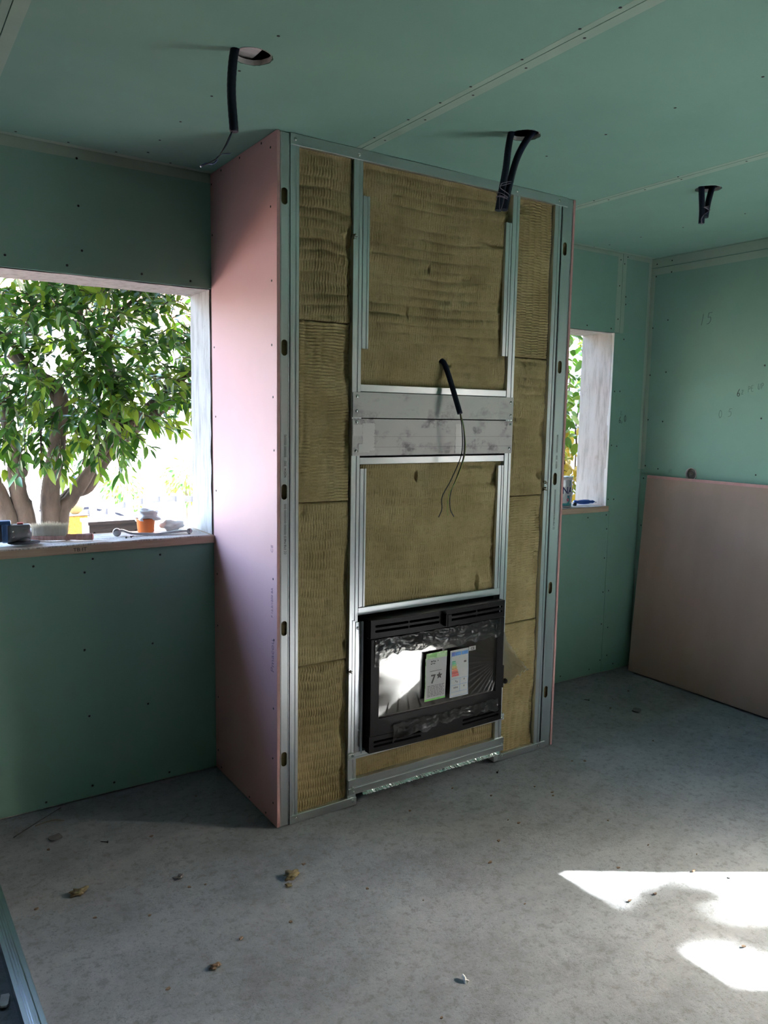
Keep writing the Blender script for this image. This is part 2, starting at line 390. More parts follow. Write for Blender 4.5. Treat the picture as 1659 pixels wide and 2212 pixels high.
# shared screw meshes
def dome(r, h, n=10, axis='Z', sgn=1):
    return Geo().lathe([(r, 0), (r*.95, h*.5*sgn), (r*.6, h*.9*sgn), (r*.15, h*sgn)], n, axis=axis)
def mesh_only(g, name, m):
    o = g.build(name, m); me = o.data; bpy.data.objects.remove(o); return me
SCREW_DOWN = mesh_only(dome(.0045, .0012, 8, 'Z', -1), 'screw', 'screw_dark')
SCREW_FRONT = mesh_only(dome(.0045, .0012, 8, 'Y', -1), 'screw', 'screw_dark')
SCREW_SIDE = mesh_only(dome(.0045, .0012, 8, 'X', -1), 'screw', 'screw_dark')
PAN_FRONT = mesh_only(dome(.0065, .0035, 10, 'Y', -1), 'screw', 'screw_steel')
def screw(me, loc, parent):
    o = bpy.data.objects.new('screw', me); COL.objects.link(o); o.location = loc; o.parent = parent; return o

# ------------------------------------------------------------------ room
H, RW, CD, CW = 2.5, 2.755, .612, 1.4416
LW, FW = -3.1, -5.2
# floor with slight unevenness
nx, ny = 120, 110
xs = np.linspace(LW-.2, RW+.25, nx); ys = np.linspace(FW-.2, .25, ny); X, Y = np.meshgrid(xs, ys)
Z = vnoise(X.shape, (14, 15), 3)*.005+vnoise(X.shape, (40, 42), 4)*.002-.0035
fl = struct(grid_mesh('floor', X, Y, Z, 'concrete'))
sub = struct(Geo().box(LW-.2, RW+.25, FW-.2, .25, -.3, -.02).build('foundation_slab', 'roof_slab'))

# ceiling: boards 1.2 m wide, joints along y, saw-cut holes for lamps
ceil = struct(empty('ceiling', (0, 0, 0)))
HOLES = [(-.287, -1.057, .056), (.7126, -1.055, .055), (1.752, -1.05, .052)]
JX = [-.866, .334, 1.534]
bx = [LW, -2.066]+JX+[RW]
for i in range(len(bx)-1):
    g = .0012
    for (y0, y1) in ((FW, -3.0), (-3.0, 0.)):
        hs = [circ(h[0], h[1], h[2], 48, .0022) for h in HOLES if bx[i] < h[0] < bx[i+1] and y0 < h[1] < y1]
        bd = plate('ceiling_board', rect(bx[i]+g, bx[i+1]-g, y0+g, y1-g), hs, H, H+.0125, 'Z', 'green_board', ceil)
        if y1 == 0.:
            for (sx, sy) in [(-0.280,-1.203),(-0.280,-0.954),(-0.279,-0.741),(-0.286,-0.480),(-0.287,-0.265),(-0.281,-0.109),(-0.174,-0.038),(-0.380,-0.043),(-0.548,-0.046),(-0.721,-0.050),(0.312,-1.466),(0.356,-1.435),(0.312,-1.252),(0.356,-1.210),(0.312,-1.107),(0.356,-0.970),(0.312,-0.938),(0.312,-0.735),(0.356,-0.735),(0.356,-1.645),(0.925,-0.948),(0.919,-1.499),(0.927,-1.222),(1.553,-1.342),(1.514,-1.078),(1.553,-1.065),(1.553,-0.890),(1.553,-0.698),(1.514,-0.650),(2.229,-0.917),(2.231,-0.587),(2.238,-0.327),(2.255,-0.104),(2.226,-0.021),(0.927,-1.777),(0.312,-1.670),(0.312,-1.794)]:
                if bx[i] < sx < bx[i+1]: screw(SCREW_DOWN, (sx, sy, H), bd)
            for jx, sd_ in ((bx[i], 1), (bx[i+1], -1)):      # bare paper of the tapered board edge
                if jx in JX:
                    a, b_ = sorted((jx+sd_*.0016, jx+sd_*(.036 if sd_ > 0 else .022)))
                    Geo().box(a, b_, -3.0+g, -.001, H-.0004, H+.002).build('tapered_edge', 'green_edge', bd)
            e0, e1 = (bx[i]+g, bx[i+1]-g)
            Geo().box(e0, e1, -.03, -.001, H-.0005, H+.002).build('tapered_edge', 'green_edge', bd)
for (hx, hy, hr) in HOLES:
    n = 48; g = Geo(); P = circ(hx, hy, hr-.0038, n, .0014)
    g.add([(q[0], q[1], H+.0003) for q in P]+[(q[0], q[1], H+.0135) for q in P], [(i, (i+1) % n, n+(i+1) % n, n+i) for i in range(n)], True); g.build('sawn_edge', 'gypsum', ceil)
struct(Geo().box(LW-.2, RW+.78, FW-.2, .95, 2.70, 2.86).build('roof_slab', 'roof_slab'))  # back and right overhangs added to keep high sky off tree and opening
Geo().box(-.325, -.262, -3.0, .0, 2.520, 2.56).build('batten', 'plank', ceil)
Geo().box(.55, .64, -3.0, .0, 2.62, 2.66).build('batten', 'plank', ceil)
Geo().box(1.60, 1.69, -3.0, .0, 2.62, 2.66).build('batten', 'plank', ceil)

# back wall: masonry with two openings, then plasterboard
WT = .235; W1 = (-1.45, 0.0); W2 = (1.46, 2.456); ZS, ZH = 1.02, 2.05
wb = struct(plate('wall_back', rect(LW-.2, RW+.25, -.3, 2.70), [rect(W1[0], W1[1]+.002, ZS-.012, ZH+.002), rect(W2[0], W2[1]+.002, ZS-.012, ZH+.002)], .0128, WT, 'Y', 'plaster'))
def board_y(outline, screws=(), edges=()):
    b_ = plate('plasterboard', outline, [], 0., .0125, 'Y', 'green_board', wb)
    for (sx, sz) in screws: screw(SCREW_FRONT, (sx, 0, sz), b_)
    for (x0, x1, z0, z1) in edges: Geo().box(x0, x1, -.0004, .002, z0, z1).build('tapered_edge', 'green_edge', b_)
    return b_
BL = [(-0.511,2.464),(-0.510,2.297),(-0.502,2.138),(-0.556,2.079),(-0.282,2.078),(-0.087,2.072),(-0.764,2.090),(-0.711,0.964),(-0.496,0.974),(-0.231,0.968),(-0.528,0.923),(-0.537,0.614),(-0.527,0.341),(-0.698,0.025),(-0.523,0.048),(-0.438,0.040),(-0.209,0.027),(-0.293,0.346),(-0.269,0.600)]
BR = [(2.537,2.485),(2.478,2.463),(2.512,2.444),(2.478,2.317),(2.537,2.260),(2.539,2.217),(2.478,2.128),(2.222,2.073),(2.424,2.070),(2.539,2.017),(2.481,1.712),(2.528,1.714),(2.478,1.396),(2.526,1.390),(2.473,1.074),(2.523,1.072),(2.306,0.973),(2.464,0.980),(2.474,0.895),(2.467,0.718),(2.470,0.508),(2.521,0.511),(2.470,0.309),(2.530,0.280),(2.535,0.102),(2.475,0.081),(2.596,0.039),(2.381,0.038),(2.135,0.038)]
board_y(rect(-1.449, .2, ZH, H-.001), [q for q in BL if q[1] > 2], [(-1.449, .0, 2.462, 2.498)])
board_y(rect(-1.449, .2, .004, 1.0), [q for q in BL if q[1] < 1])
board_y(rect(LW, -1.451, .004, H-.001))
board_y(rect(1.40, 2.496, ZH, H-.001), [q for q in BR if q[1] > ZH and q[0] < 2.49], [(2.455, 2.4955, ZH+.001, 2.498), (1.45, 2.455, 2.478, 2.498)])
board_y(rect(1.40, 2.486, .004, 1.0), [q for q in BR if q[1] < 1.0 and q[0] < 2.482])
board_y([(2.488, .004), (2.7535, .004), (2.7535, H-.001), (2.498, H-.001), (2.498, ZH-.002), (2.457, ZH-.002), (2.457, 1.002), (2.488, 1.002)],
        [q for q in BR if (q[0] > 2.49) or (1.0 < q[1] < ZH and q[0] > 2.46)], [(2.4985, 2.53, ZH, 2.498), (2.73, 2.753, 1.25, 2.498), (2.53, 2.73, 2.475, 2.498)])
# white chipped edge of the boards around the openings
for (x, z0, z1) in ((2.4562, 1.03, 2.048), ):
    Geo().box(x-.002, x+.0012, .0002, .0225, z0, z1).build('board_edge', 'paper_white', wb)
# reveals: rough plaster skim with uneven face
def reveal_x(x, sgn, z0, z1, seed):
    zz = np.linspace(z0, z1, 60); yy = np.linspace(.014, WT+.004, 18); Yg, Zg = np.meshgrid(yy, zz)
    Xg = x-sgn*(vnoise(Yg.shape, (14, 5), seed)*.004+.0035)
    return grid_mesh('reveal', Xg, Yg, Zg, 'plaster', wb)
reveal_x(0., 1, ZS, ZH, 11); reveal_x(2.456, 1, ZS, ZH, 12)
for (a, b_, sd_) in ((W1[0], W1[1], 13), (W2[0], W2[1], 14)):
    xx = np.linspace(a, b_, 60); yy = np.linspace(.0135, WT+.004, 14); Xg, Yg = np.meshgrid(xx, yy)
    grid_mesh('reveal', Xg, Yg, ZH-.003-vnoise(Xg.shape, (4, 16), sd_)*.003, 'plaster', wb)
# sills
for i, (a, b_, e) in enumerate(((W1[0]-.03, W1[1]-.0005, .012), (1.445, 2.472, .010))):
    w = struct(empty('window_%d' % (i+1), ((a+b_)/2, .1, 1.02)))
    o = Geo().bbox(a-w.location.x, b_-w.location.x, -e-.1, WT+.02-.1, -.0185, .0145, .003).build('window_sill', 'sill_wood', w)

# right wall: boards, with the unseen window opening that lets the sun in, shrunk to cut skylight
DY0, DY1, DZ, DS = -3.46, -2.66, 2.10, .78
wr = struct(plate('wall_right', rect(FW-.2, .25, -.3, 2.70), [rect(DY0, DY1, DS, DZ)], RW+.0128, RW+.25, 'X', 'plaster'))
RS = [(-0.140,2.471),(-0.037,2.465),(-0.141,2.406),(-0.035,2.394),(-0.135,2.133),(-0.032,2.095),(-0.031,1.817),(-0.143,1.831),(-0.035,1.550),(-0.140,1.541),(-0.753,1.843),(-0.755,1.566),(-0.748,1.265),(-0.127,1.258),(-0.034,1.271),(-0.026,1.194),(-0.027,0.903)]
BOXC = (-.3556, 1.2425)
def board_x(outline, holes=(), screws=(), edges=()):
    b_ = plate('plasterboard', outline, holes, RW, RW+.0125, 'X', 'green_board', wr)
    for (sy, sz) in screws: screw(SCREW_SIDE, (RW, sy, sz), b_)
    for (y0, y1, z0, z1) in edges: Geo().box(RW-.0004, RW+.002, y0, y1, z0, z1).build('tapered_edge', 'green_edge', b_)
board_x(rect(DY1, -.001, 2.4435, H-.001), [], [q for q in RS if q[1] > 2.44], [(DY1, -.001, 2.447, 2.494)])
hb = circ(*BOXC, .036, 36, .0012)
board_x(rect(DY1, -.001, 1.2125, 2.4420), [hb], [q for q in RS if 1.2125 < q[1] < 2.44], [(DY1, -.001, 2.402, 2.4415), (-.03, -.001, 1.25, 2.40)])
board_x(rect(DY1, -.001, .004, 1.2105), [], [q for q in RS if q[1] < 1.21])
board_x(rect(DY0, DY1-.001, DZ, H-.001)); board_x(rect(DY0, DY1-.001, .004, DS)); board_x(rect(FW, DY0-.001, .004, H-.001))
# left and front walls, behind the camera's back, coated dark to cut bounce light
wl = struct(plate('wall_left', rect(FW-.2, .25, -.3, 2.70), [], LW-.0128, LW-.2, 'X', 'plaster'))
plate('render_coat', rect(FW, -.001, .004, H-.001), [], LW, LW-.0125, 'X', 'block_wall', wl)
wf = struct(plate('wall_front', rect(LW-.2, RW+.25, -.3, 2.70), [], FW-.0128, FW-.2, 'Y', 'plaster'))
plate('render_coat', rect(LW+.001, RW-.001, .004, H-.001), [], FW, FW-.0125, 'Y', 'block_wall', wf)

# pencil notes and print on the boards
STROKE = {'1': [[(.18, 0), (.30, .5), (.38, 1)]], '5': [[(.70, 1), (.30, .97)], [(.30, .97), (.22, .58), (.48, .62), (.58, .38), (.42, .08), (.10, 0)]],
          '6': [[(.50, 1), (.22, .62), (.12, .25), (.25, .02), (.48, .08), (.52, .34), (.34, .46), (.15, .32)]], '2': [[(.05, .80), (.25, 1), (.45, .78), (.25, .35), (.02, .02), (.55, .05)]],
          '0': [[(.30, 1), (.08, .70), (.08, .28), (.28, 0), (.48, .25), (.50, .70), (.30, 1)]], '7': [[(.05, .95), (.55, 1), (.35, .5), (.22, 0)]], ',': [[(.15, .12), (.05, -.18)]], '.': [[(.10, .02), (.14, .05)]], ' ': [],
          'P': [[(.10, 0), (.12, 1)], [(.12, 1), (.50, .90), (.48, .58), (.12, .50)]], 'E': [[(.50, 1), (.10, .98), (.08, .02), (.50, 0)], [(.10, .52), (.42, .55)]],
          'U': [[(.08, 1), (.10, .20), (.30, 0), (.50, .20), (.52, 1)]], 'M': [[(.05, 0), (.12, 1), (.30, .4), (.50, 1), (.58, 0)]], 'C': [[(.50, .88), (.25, 1), (.08, .55), (.22, .04), (.50, .10)]]}
def note(body, size, a0, z0, m, wall='X', r_=.0011):
    par = wr if wall == 'X' else wb; rg = random.Random(len(body)+int(size*1000))
    for k_, ch_ in enumerate(body):
        for P in STROKE[ch_]:
            L = [((k_*.72+q[0]*.95)*size*.85+rg.uniform(-.0008, .0008), q[1]*size+k_*.004) for q in P]
            pts = [(RW-.0002, a0-q[0], z0+q[1]) if wall == 'X' else (a0+q[0], -.0002, z0+q[1]) for q in L]
            Geo().tube(smooth_pts(pts, 4) if len(pts) > 2 else pts, r_, 5).build('pencil_stroke', m, par)
note('15', .062, -.350, 2.083, 'pencil'); note('6', .038, -.605, 1.684, 'pencil', r_=.0016); note('2', .024, -.632, 1.694, 'pencil_faint')
note('PE UP', .030, -.668, 1.706, 'pencil_faint'); note('0.5', .044, -.505, 1.566, 'pencil_faint'); note('CE', .018, -.205, 1.240, 'pencil_faint', r_=.0008)
note('6,0', .038, 2.532, 1.528, 'pencil', 'Y', .0013); note('7,', .024, 2.540, 1.574, 'pencil_faint', 'Y')

# ------------------------------------------------------------------ chimney breast
ch = empty('chimney_breast', (CW/2, -CD/2, 0))
tag(ch, 'unfinished chimney breast of steel studs, brown mineral wool and pink side boards', 'chimney breast')
OX = Vector((CW/2, -CD/2, 0))
def cp(o):            # adopt a world-placed mesh as part of the chimney, keeping it where it is
    o.parent = ch; o.matrix_parent_inverse = Matrix.Translation(-OX); return o
FY = -CD
pl = cp(Geo().bbox(0, .0125, FY, -.0005, .003, H-.002, .0012).build('side_board', 'pink_board')); pl['label'] = 'pink plasterboard side of the chimney breast, left'
pr = cp(Geo().bbox(CW-.0125, CW, FY, -.0005, .003, H-.002, .0012).build('side_board', 'pink_board')); pr['label'] = 'pink plasterboard side of the chimney breast, right'
for o_, x in ((pl, 0), (pr, CW-.0125)):
    Geo().box(x+.0006, x+.0119, FY-.0006, FY+.002, .004, H-.003).build('board_edge', 'pink_edge', o_)
for (sy, sz) in [(-0.489,2.486),(-0.563,2.453),(-0.298,2.486),(-0.116,2.485),(-0.014,2.456),(-0.563,2.258),(-0.018,2.259),(-0.571,2.008),(-0.035,0.871),(-0.580,0.950),(-0.034,0.647),(-0.586,0.723),(-0.033,0.330),(-0.582,0.460),(-0.027,0.087),(-0.063,0.023),(-0.576,0.264),(-0.359,0.016),(-0.578,0.088),(-0.512,0.019),(-0.571,1.788),(-0.581,1.606),(-0.589,1.418),(-0.027,1.814),(-0.035,1.532),(-0.032,1.225)]:
    screw(SCREW_SIDE, (0, sy, sz), pl)
def side_print(body, size, y, z, sx=1):
    o = put_text('printed_text', body, size, 'ink_pink', (-.0005, y, z), (0, 0, 0), pl, 0, sx); o.rotation_euler = Matrix(((0, 0, -1), (0, 1, 0), (1, 0, 0))).to_euler(); return o
side_print('Pmacou', .036, -.575, .66, 1.1); side_print('F 12.5/1200 BA', .020, -.572, .86, .9); side_print('CE', .024, -.572, 1.06)

# corner channels with oval service slots (web to the room)
def oval(cx, cz, w, h, n=8):
    r = w/2; return [(cx+r*math.cos(a), cz+h/2-r+r*math.sin(a)) for a in np.linspace(0, PI, n)]+[(cx+r*math.cos(a), cz-h/2+r+r*math.sin(a)) for a in np.linspace(PI, 2*PI, n)]
def corner(x0, x1, cx, zs):
    o = cp(plate('corner_stud', rect(x0, x1, .003, H-.004), [oval(cx, z, .023, .056) for z in zs], FY+.002, FY+.0028, 'Y', 'galv_v'))
    for a, b_ in ((x0, x0+.0008), (x1-.0008, x1)): Geo().box(a, b_, FY+.002, FY+.045, .003, H-.004).build('flange', 'galv_v', o)
    g = Geo()
    for x in (x0+.0035, x1-.0045): g.prism([(x-.0015, FY+.0022), (x, FY+.0004), (x+.0015, FY+.0022)], .003, H-.004)
    g.build('rib', 'galv_v', o)
    Geo().box(x0+.002, x1-.002, FY+.018, FY+.04, .01, H-.01).build('wool_fill', 'wool', o)
    return o
cl = corner(.0135, .0495, .030, (2.288, 1.778, 1.270, .768, .266))
cr = corner(1.366, 1.4275, 1.389, (2.285, 1.775, 1.275, .771, .273))
def stud_print(par, x, z, body, size, sx=1.0):
    o = put_text('printed_text', body, size, 'ink', (x, FY+.0012, z), (0, 0, 0), par, 0, sx)
    o.rotation_euler = Matrix(((0, -1, 0), (0, 0, -1), (1, 0, 0))).to_euler(); return o
stud_print(cl, .034, 1.435, '00000000 00000095', .0125, .78)
stud_print(cl, .034, 1.352, 'N25014   3000', .0125, .78)
stud_print(cl, .034, 1.135, 'CC 0708 M48/35 00000000 0000000000 0000', .0125, .78)
stud_print(cr, 1.394, 1.435, '00000000 00000095', .0125, .78)
stud_print(cr, 1.394, 1.352, 'N25014   3000', .0125, .78)
stud_print(cr, 1.394, 1.135, 'CC 0708 M48/35 00000000 0000000000 0000', .0125, .78)

def prof(a0, a1, depth=.04, rib=1, t_=.0008, y=FY):
    """front flange of a stud: returns polyline in (across, y)"""
    w = a1-a0; L = [(a0, y+depth), (a0, y+.0015), (a0+.0012, y)]
    if rib:
        c0 = a0+w*.5
        L += [(c0-.0062, y), (c0-.0040, y+.0028), (c0+.0040, y+.0028), (c0+.0062, y)]
    L += [(a1-.0012, y), (a1, y+.0015), (a1, y+depth)]
    return L
def vstud(x0, x1, z0, z1, name='stud', rib=1, dy=0, depth=.04, m='galv_v', screws=()):
    o = cp(Geo().sheet(prof(x0, x1, depth, rib, y=FY+dy), .0008, z0, z1, 'Z').build(name, m))
    for s_ in screws: screw(PAN_FRONT, (s_[0], FY+dy, s_[1]), o)
    return o
def hrail(x0, x1, z0, z1, name='rail', rib=0, dy=0, depth=.04, m='galv_h', screws=()):
    L = [(q[1], q[0]) for q in prof(z0, z1, depth, rib, y=FY+dy)]      # (y, z)
    o = cp(Geo().sheet(L, .0008, x0, x1, 'X').build(name, m))
    for s_ in screws: screw(PAN_FRONT, (s_[0], FY+dy, s_[1]), o)
    return o
vstud(.0515, .0865, .003, H-.003)
vstud(.3065, .3455, .003, H-.003)
vstud(1.0760, 1.1150, .003, H-.003)
vstud(1.3200, 1.3580, .003, H-.003)
hrail(.052, 1.392, 2.4615, H-.002, 'top_track', 0, -.0016, .10, screws=((.069, 2.480), (.326, 2.478), (1.094, 2.480), (1.340, 2.480)))
hrail(.052, .347, .002, .034, 'bottom_track', 0, -.0016, .10, screws=((.078, .021), (.330, .022)))
hrail(1.112, 1.392, .002, .032, 'bottom_track', 0, -.0016, .10, screws=((1.125, .024), (1.346, .020)))
# cross rails and the two steel plates
hrail(.347, 1.0755, 1.636, 1.662, 'cross_rail', 0, .004)
hrail(.347, 1.0755, 1.362, 1.388, 'cross_rail', 0, .004)
hrail(.347, 1.0755, .776, .805, 'cross_rail', 0, .002, .06)
pa = cp(Geo().bbox(.310, 1.1145, FY-.0030, FY-.0012, 1.5385, 1.6335, .0006).build('steel_plate', 'plate_a')); pa['label'] = 'plain grey steel plate with screw heads at its corners'
pb = cp(Geo().bbox(.308, 1.1135, FY-.0040, FY-.0014, 1.3955, 1.5345, .0006).build('steel_plate', 'plate_b')); pb['label'] = 'stained steel plate with tape patches'
for x, z in ((.329, 1.6175), (.328, 1.5625), (1.099, 1.612), (1.1005, 1.557)): screw(PAN_FRONT, (x, FY-.003, z), pa)
for x, z in ((.328, 1.5215), (.325, 1.4135), (1.100, 1.518), (1.098, 1.4165)): screw(PAN_FRONT, (x, FY-.004, z), pb)
for z in (1.467, 1.427): Geo().box(.40, 1.110, FY-.0048, FY-.0038, z, z+.0008).build('crease', 'screw_dark', pb)
def patch(x0, x1, z0, z1, m, par, d=.0046, seed=0, n=22):
    rg = random.Random(seed); P = []
    for a, b_, k in (((x0, z0), (x1, z0), n), ((x1, z0), (x1, z1), n), ((x1, z1), (x0, z1), n), ((x0, z1), (x0, z0), n)):
        for i in range(k): P.append((a[0]+(b_[0]-a[0])*i/k+rg.uniform(-.002, .002), a[1]+(b_[1]-a[1])*i/k+rg.uniform(-.0015, .0015)))
    return Geo().prism(P, FY-d, FY-d+.0008, 'Y').build('tape_patch', m, par)
patch(.354, .407, 1.415, 1.518, 'plate_tape', pb, .0047, 1); patch(.312, .352, 1.470, 1.512, 'plate_tape', pb, .0047, 2)
patch(.335, .385, 1.408, 1.440, 'plate_tape', pb, .0052, 3); patch(.800, .842, 1.398, 1.518, 'plate_tape', pb, .0047, 4)
for x in (.318, .336): cp(Geo().bbox(x, x+.012, FY-.0022, FY-.0008, 1.5335, 1.5405, .0004).build('clip', 'galv_h'))
for x in (1.085, 1.100): cp(Geo().bbox(x, x+.010, FY-.0022, FY-.0008, 1.5335, 1.5405, .0004).build('clip', 'foil'))
# loose packing strips beside the middle studs
for (x0, x1, z0, z1) in ((.3475, .3770, 1.794, 2.341), (1.0420, 1.0745, 1.805, 2.348), (.3475, .3765, .808, 1.346), (1.0430, 1.0745, .806, 1.344)):
    vstud(x0, x1, z0, z1, 'packing_strip', 1, .0005, .012)
# around and under the stove
vstud(.3200, .3330, .205, .757, 'edge_angle', 0, -.002, .03)
ds = cp(Geo().bbox(.3335, .3640, FY-.004, FY+.001, .215, .752, .001).build('shield_plate', 'dark_sheet')); ds['label'] = 'dark polished steel strip beside the stove'
Geo().box(.3628, .3650, FY-.012, FY-.003, .215, .752).build('lip', 'galv_v', ds); screw(PAN_FRONT, (.343, FY-.004, .728), ds)
hrail(.308, 1.1245, .196, .222, 'support_rail', 1, -.004, .05, screws=((.327, .212), (1.110, .206)))
hrail(.308, 1.1245, .050, .112, 'support_rail', 1, -.006, .05, screws=((.327, .078), (1.112, .086), (.330, .060)))
g = Geo()          # crumpled foil tape under the lower rail
rg = random.Random(5); k = 150; vsx = []
for i in range(k+1):
    x = .37+.73*i/k; a = rg.uniform(-.0016, .0016); c_ = rg.uniform(-.0022, .0022)
    vsx += [(x, FY-.006, .0505), (x, FY-.011+a, .0465+c_), (x, FY-.019+c_, .0425+a), (x, FY-.016, .0360+a*2)]
g.add(vsx, [(4*i+j, 4*i+j+1, 4*i+j+5, 4*i+j+4) for i in range(k) for j in range(3)])
cp(g.build('foil_tape', 'foil', recalc=False))

# wool slabs: pressed ripple relief, frayed edges
def wool(x0, x1, z0, z1, vert=True, seed=1, y=-.594, tear=()):
    dx, dz = (.0026, .0058) if vert else (.0058, .0026)
    nxx = max(12, int((x1-x0)/dx)); nzz = max(12, int((z1-z0)/dz))
    xs_ = np.linspace(x0, x1, nxx); zs_ = np.linspace(z0, z1, nzz); X, Z = np.meshgrid(xs_, zs_)
    rg = np.random.RandomState(seed)
    A, Bc = (X, Z) if vert else (Z, X)
    ca, cb = ((x1-x0), (z1-z0)) if vert else ((z1-z0), (x1-x0))
    def nn(sa, sb, sd_):        # noise with cell sizes sa (across) and sb (along band)
        c_ = (cb/sb, ca/sa) if vert else (ca/sa, cb/sb)
        return vnoise(X.shape, c_, sd_)
    bandw = .036
    Bw = Bc+nn(.25, .3, seed+1)*.03
    ph = Bw/bandw; bi = np.floor(ph).astype(int); fr_ = ph-bi
    offs = rg.rand(200)*.011; pit = .0105+rg.rand(200)*.0012; amp = .55+.45*rg.rand(200)
    Aw = A+nn(.06, .05, seed+2)*.007
    rip = np.abs(np.sin(PI*(Aw+offs[bi % 200])/pit[bi % 200]))**.7
    env = np.clip(np.sin(PI*fr_), 0, 1)**.5
    wear = np.clip(.75+1.6*nn(.16, .12, seed+3), 0.62, 1.2)
    h = .0062*rip*env*amp[bi % 200]*wear+.0022*env+.0075*nn(.14, .1, seed+4)+.0035*nn(.03, .03, seed+5)+.0016*nn(.008, .012, seed+6)
    ed = np.minimum(np.minimum(X-x0, x1-X), np.minimum(Z-z0, z1-Z))
    h -= .006*np.clip(1-ed/.004, 0, 1)**2*(.6+.8*(nn(.02, .02, seed+7)+.5))
    for (tx, tz, rx, rz, dp) in tear: h -= dp*np.exp(-(((X-tx)/rx)**2+((Z-tz)/rz)**2)**1.5)*(1+.8*nn(.012, .012, seed+8))
    Yg = y-h
    Yg = np.minimum(Yg, y+.03)
    # skirt back
    def pad(Q, mode): return np.pad(Q, 1, mode='edge')
    Xp, Zp, Yp = pad(X, 0), pad(Z, 0), pad(Yg, 0)
    Yp[0, :] = Yp[-1, :] = -.555; Yp[:, 0] = Yp[:, -1] = -.555
    o = grid_mesh('wool_slab', Xp, Yp, Zp, 'wool'); cp(o); return o
L0, L1_ = .0868, .3062; C0, C1 = .3458, 1.0758; R0, R1 = 1.1152, 1.3198
wool(L0, L1_, .030, .605, True, 21, tear=((.290, .33, .014, .08, .016), (.285, .12, .012, .05, .016), (.15, .60, .04, .006, .008), (.296, .50, .008, .05, .012)))
wool(L0, L1_, .606, 1.2245, True, 22, tear=((.298, .9, .008, .12, .012), (.11, 1.2, .012, .02, .012), (.295, .66, .010, .02, .012)))
wool(L0, L1_, 1.2262, 1.880, False, 23, tear=((.294, 1.75, .012, .1, .014), (.290, 1.45, .010, .12, .012), (.27, 1.86, .03, .015, .010)))
wool(L0, L1_, 1.8825, 2.470, True, 24, tear=((.294, 2.17, .010, .05, .022), (.298, 2.02, .006, .1, .014), (.275, 2.20, .02, .008, -.006)))
wool(C0, C1, 1.655, 2.470, True, 31, tear=((1.065, 2.38, .014, .09, .022), (.95, 2.256, .085, .0035, .010), (1.0, 2.252, .04, .006, .012), (.742, 1.765, .016, .012, .022), (.775, 1.755, .014, .008, .012), (1.04, 1.98, .012, .12, .012), (.66, 2.12, .006, .012, .012), (.85, 2.10, .03, .006, .009), (.56, 1.95, .004, .02, .010)))
wool(C0, C1, .790, 1.3650, True, 33, tear=((1.035, 1.0, .012, .14, .014), (.955, .840, .008, .03, .022), (1.02, 1.28, .03, .03, .012), (.62, 1.31, .006, .02, .012), (1.05, 1.3, .02, .03, .016), (.9, 1.35, .08, .012, .010)))
wool(C0, C1, .100, .205, True, 34, y=-.592, tear=((.96, .18, .006, .02, .012),))
wool(R0, R1, .028, .632, False, 41, tear=((1.305, .25, .012, .05, .016), (1.31, .12, .010, .06, .012), (1.20, .45, .05, .02, .006)))
wool(R0, R1, .634, 1.205, False, 42, tear=((1.306, 1.1, .014, .05, .016), (1.30, .9, .012, .08, .012), (1.22, .75, .05, .03, .008), (1.18, 1.0, .03, .03, .006)))
wool(R0, R1, 1.207, 1.8050, True, 43, tear=((1.305, 1.5, .012, .06, .014), (1.30, 1.30, .014, .02, .018), (1.18, 1.79, .05, .018, .012), (1.13, 1.4, .01, .1, .010)))
wool(R0, R1, 1.8085, 2.470, False, 44, tear=((1.14, 2.43, .03, .04, .014), (1.12, 2.2, .012, .1, .012), (1.24, 2.25, .008, .02, .010)))
# dark backing so that no daylight shows through the frame
cp(Geo().box(.02, CW-.02, -.545, -.54, .003, H-.003).build('backing', 'dark_void'))
# wool tufts sticking out past the studs
for (x, z) in ((1.322, 1.262), (1.321, 1.232), (.306, .56), (.306, 2.19)):
    rg = random.Random(int(x*1000+z*100)); g = Geo()
    for i in range(14):
        a = Vector((x+rg.uniform(-.006, .004), FY+.004, z+rg.uniform(-.006, .006))); b_ = a+Vector((rg.uniform(-.004, .016), -rg.uniform(.004, .014), rg.uniform(-.007, .007)))
        g.tube([a, (a+b_)/2+Vector((0, 0, rg.uniform(-.003, .003))), b_], [.0022, .0017, .0006], 5)
    cp(g.build('wool_tuft', 'scrap_wool'))

# ------------------------------------------------------------------ stove insert
st = empty('fireplace_insert', (.722, -.62, .224))
tag(st, 'black built-in wood stove insert with film-wrapped glass door', 'stove')
SO = Vector((.722, -.62, .224))
def sp(o, par=None):
    o.parent = par or st
    o.matrix_parent_inverse = Matrix.Translation(-SO) if par is None else Matrix.Identity(4)
    return o
SX0, SX1, SZ0, SZ1, SY = .374, 1.066, .2245, .762, -.660
sp(Geo().box(.385, 1.055, -.610, -.18, .226, .755).build('firebox', 'stove_inner'))
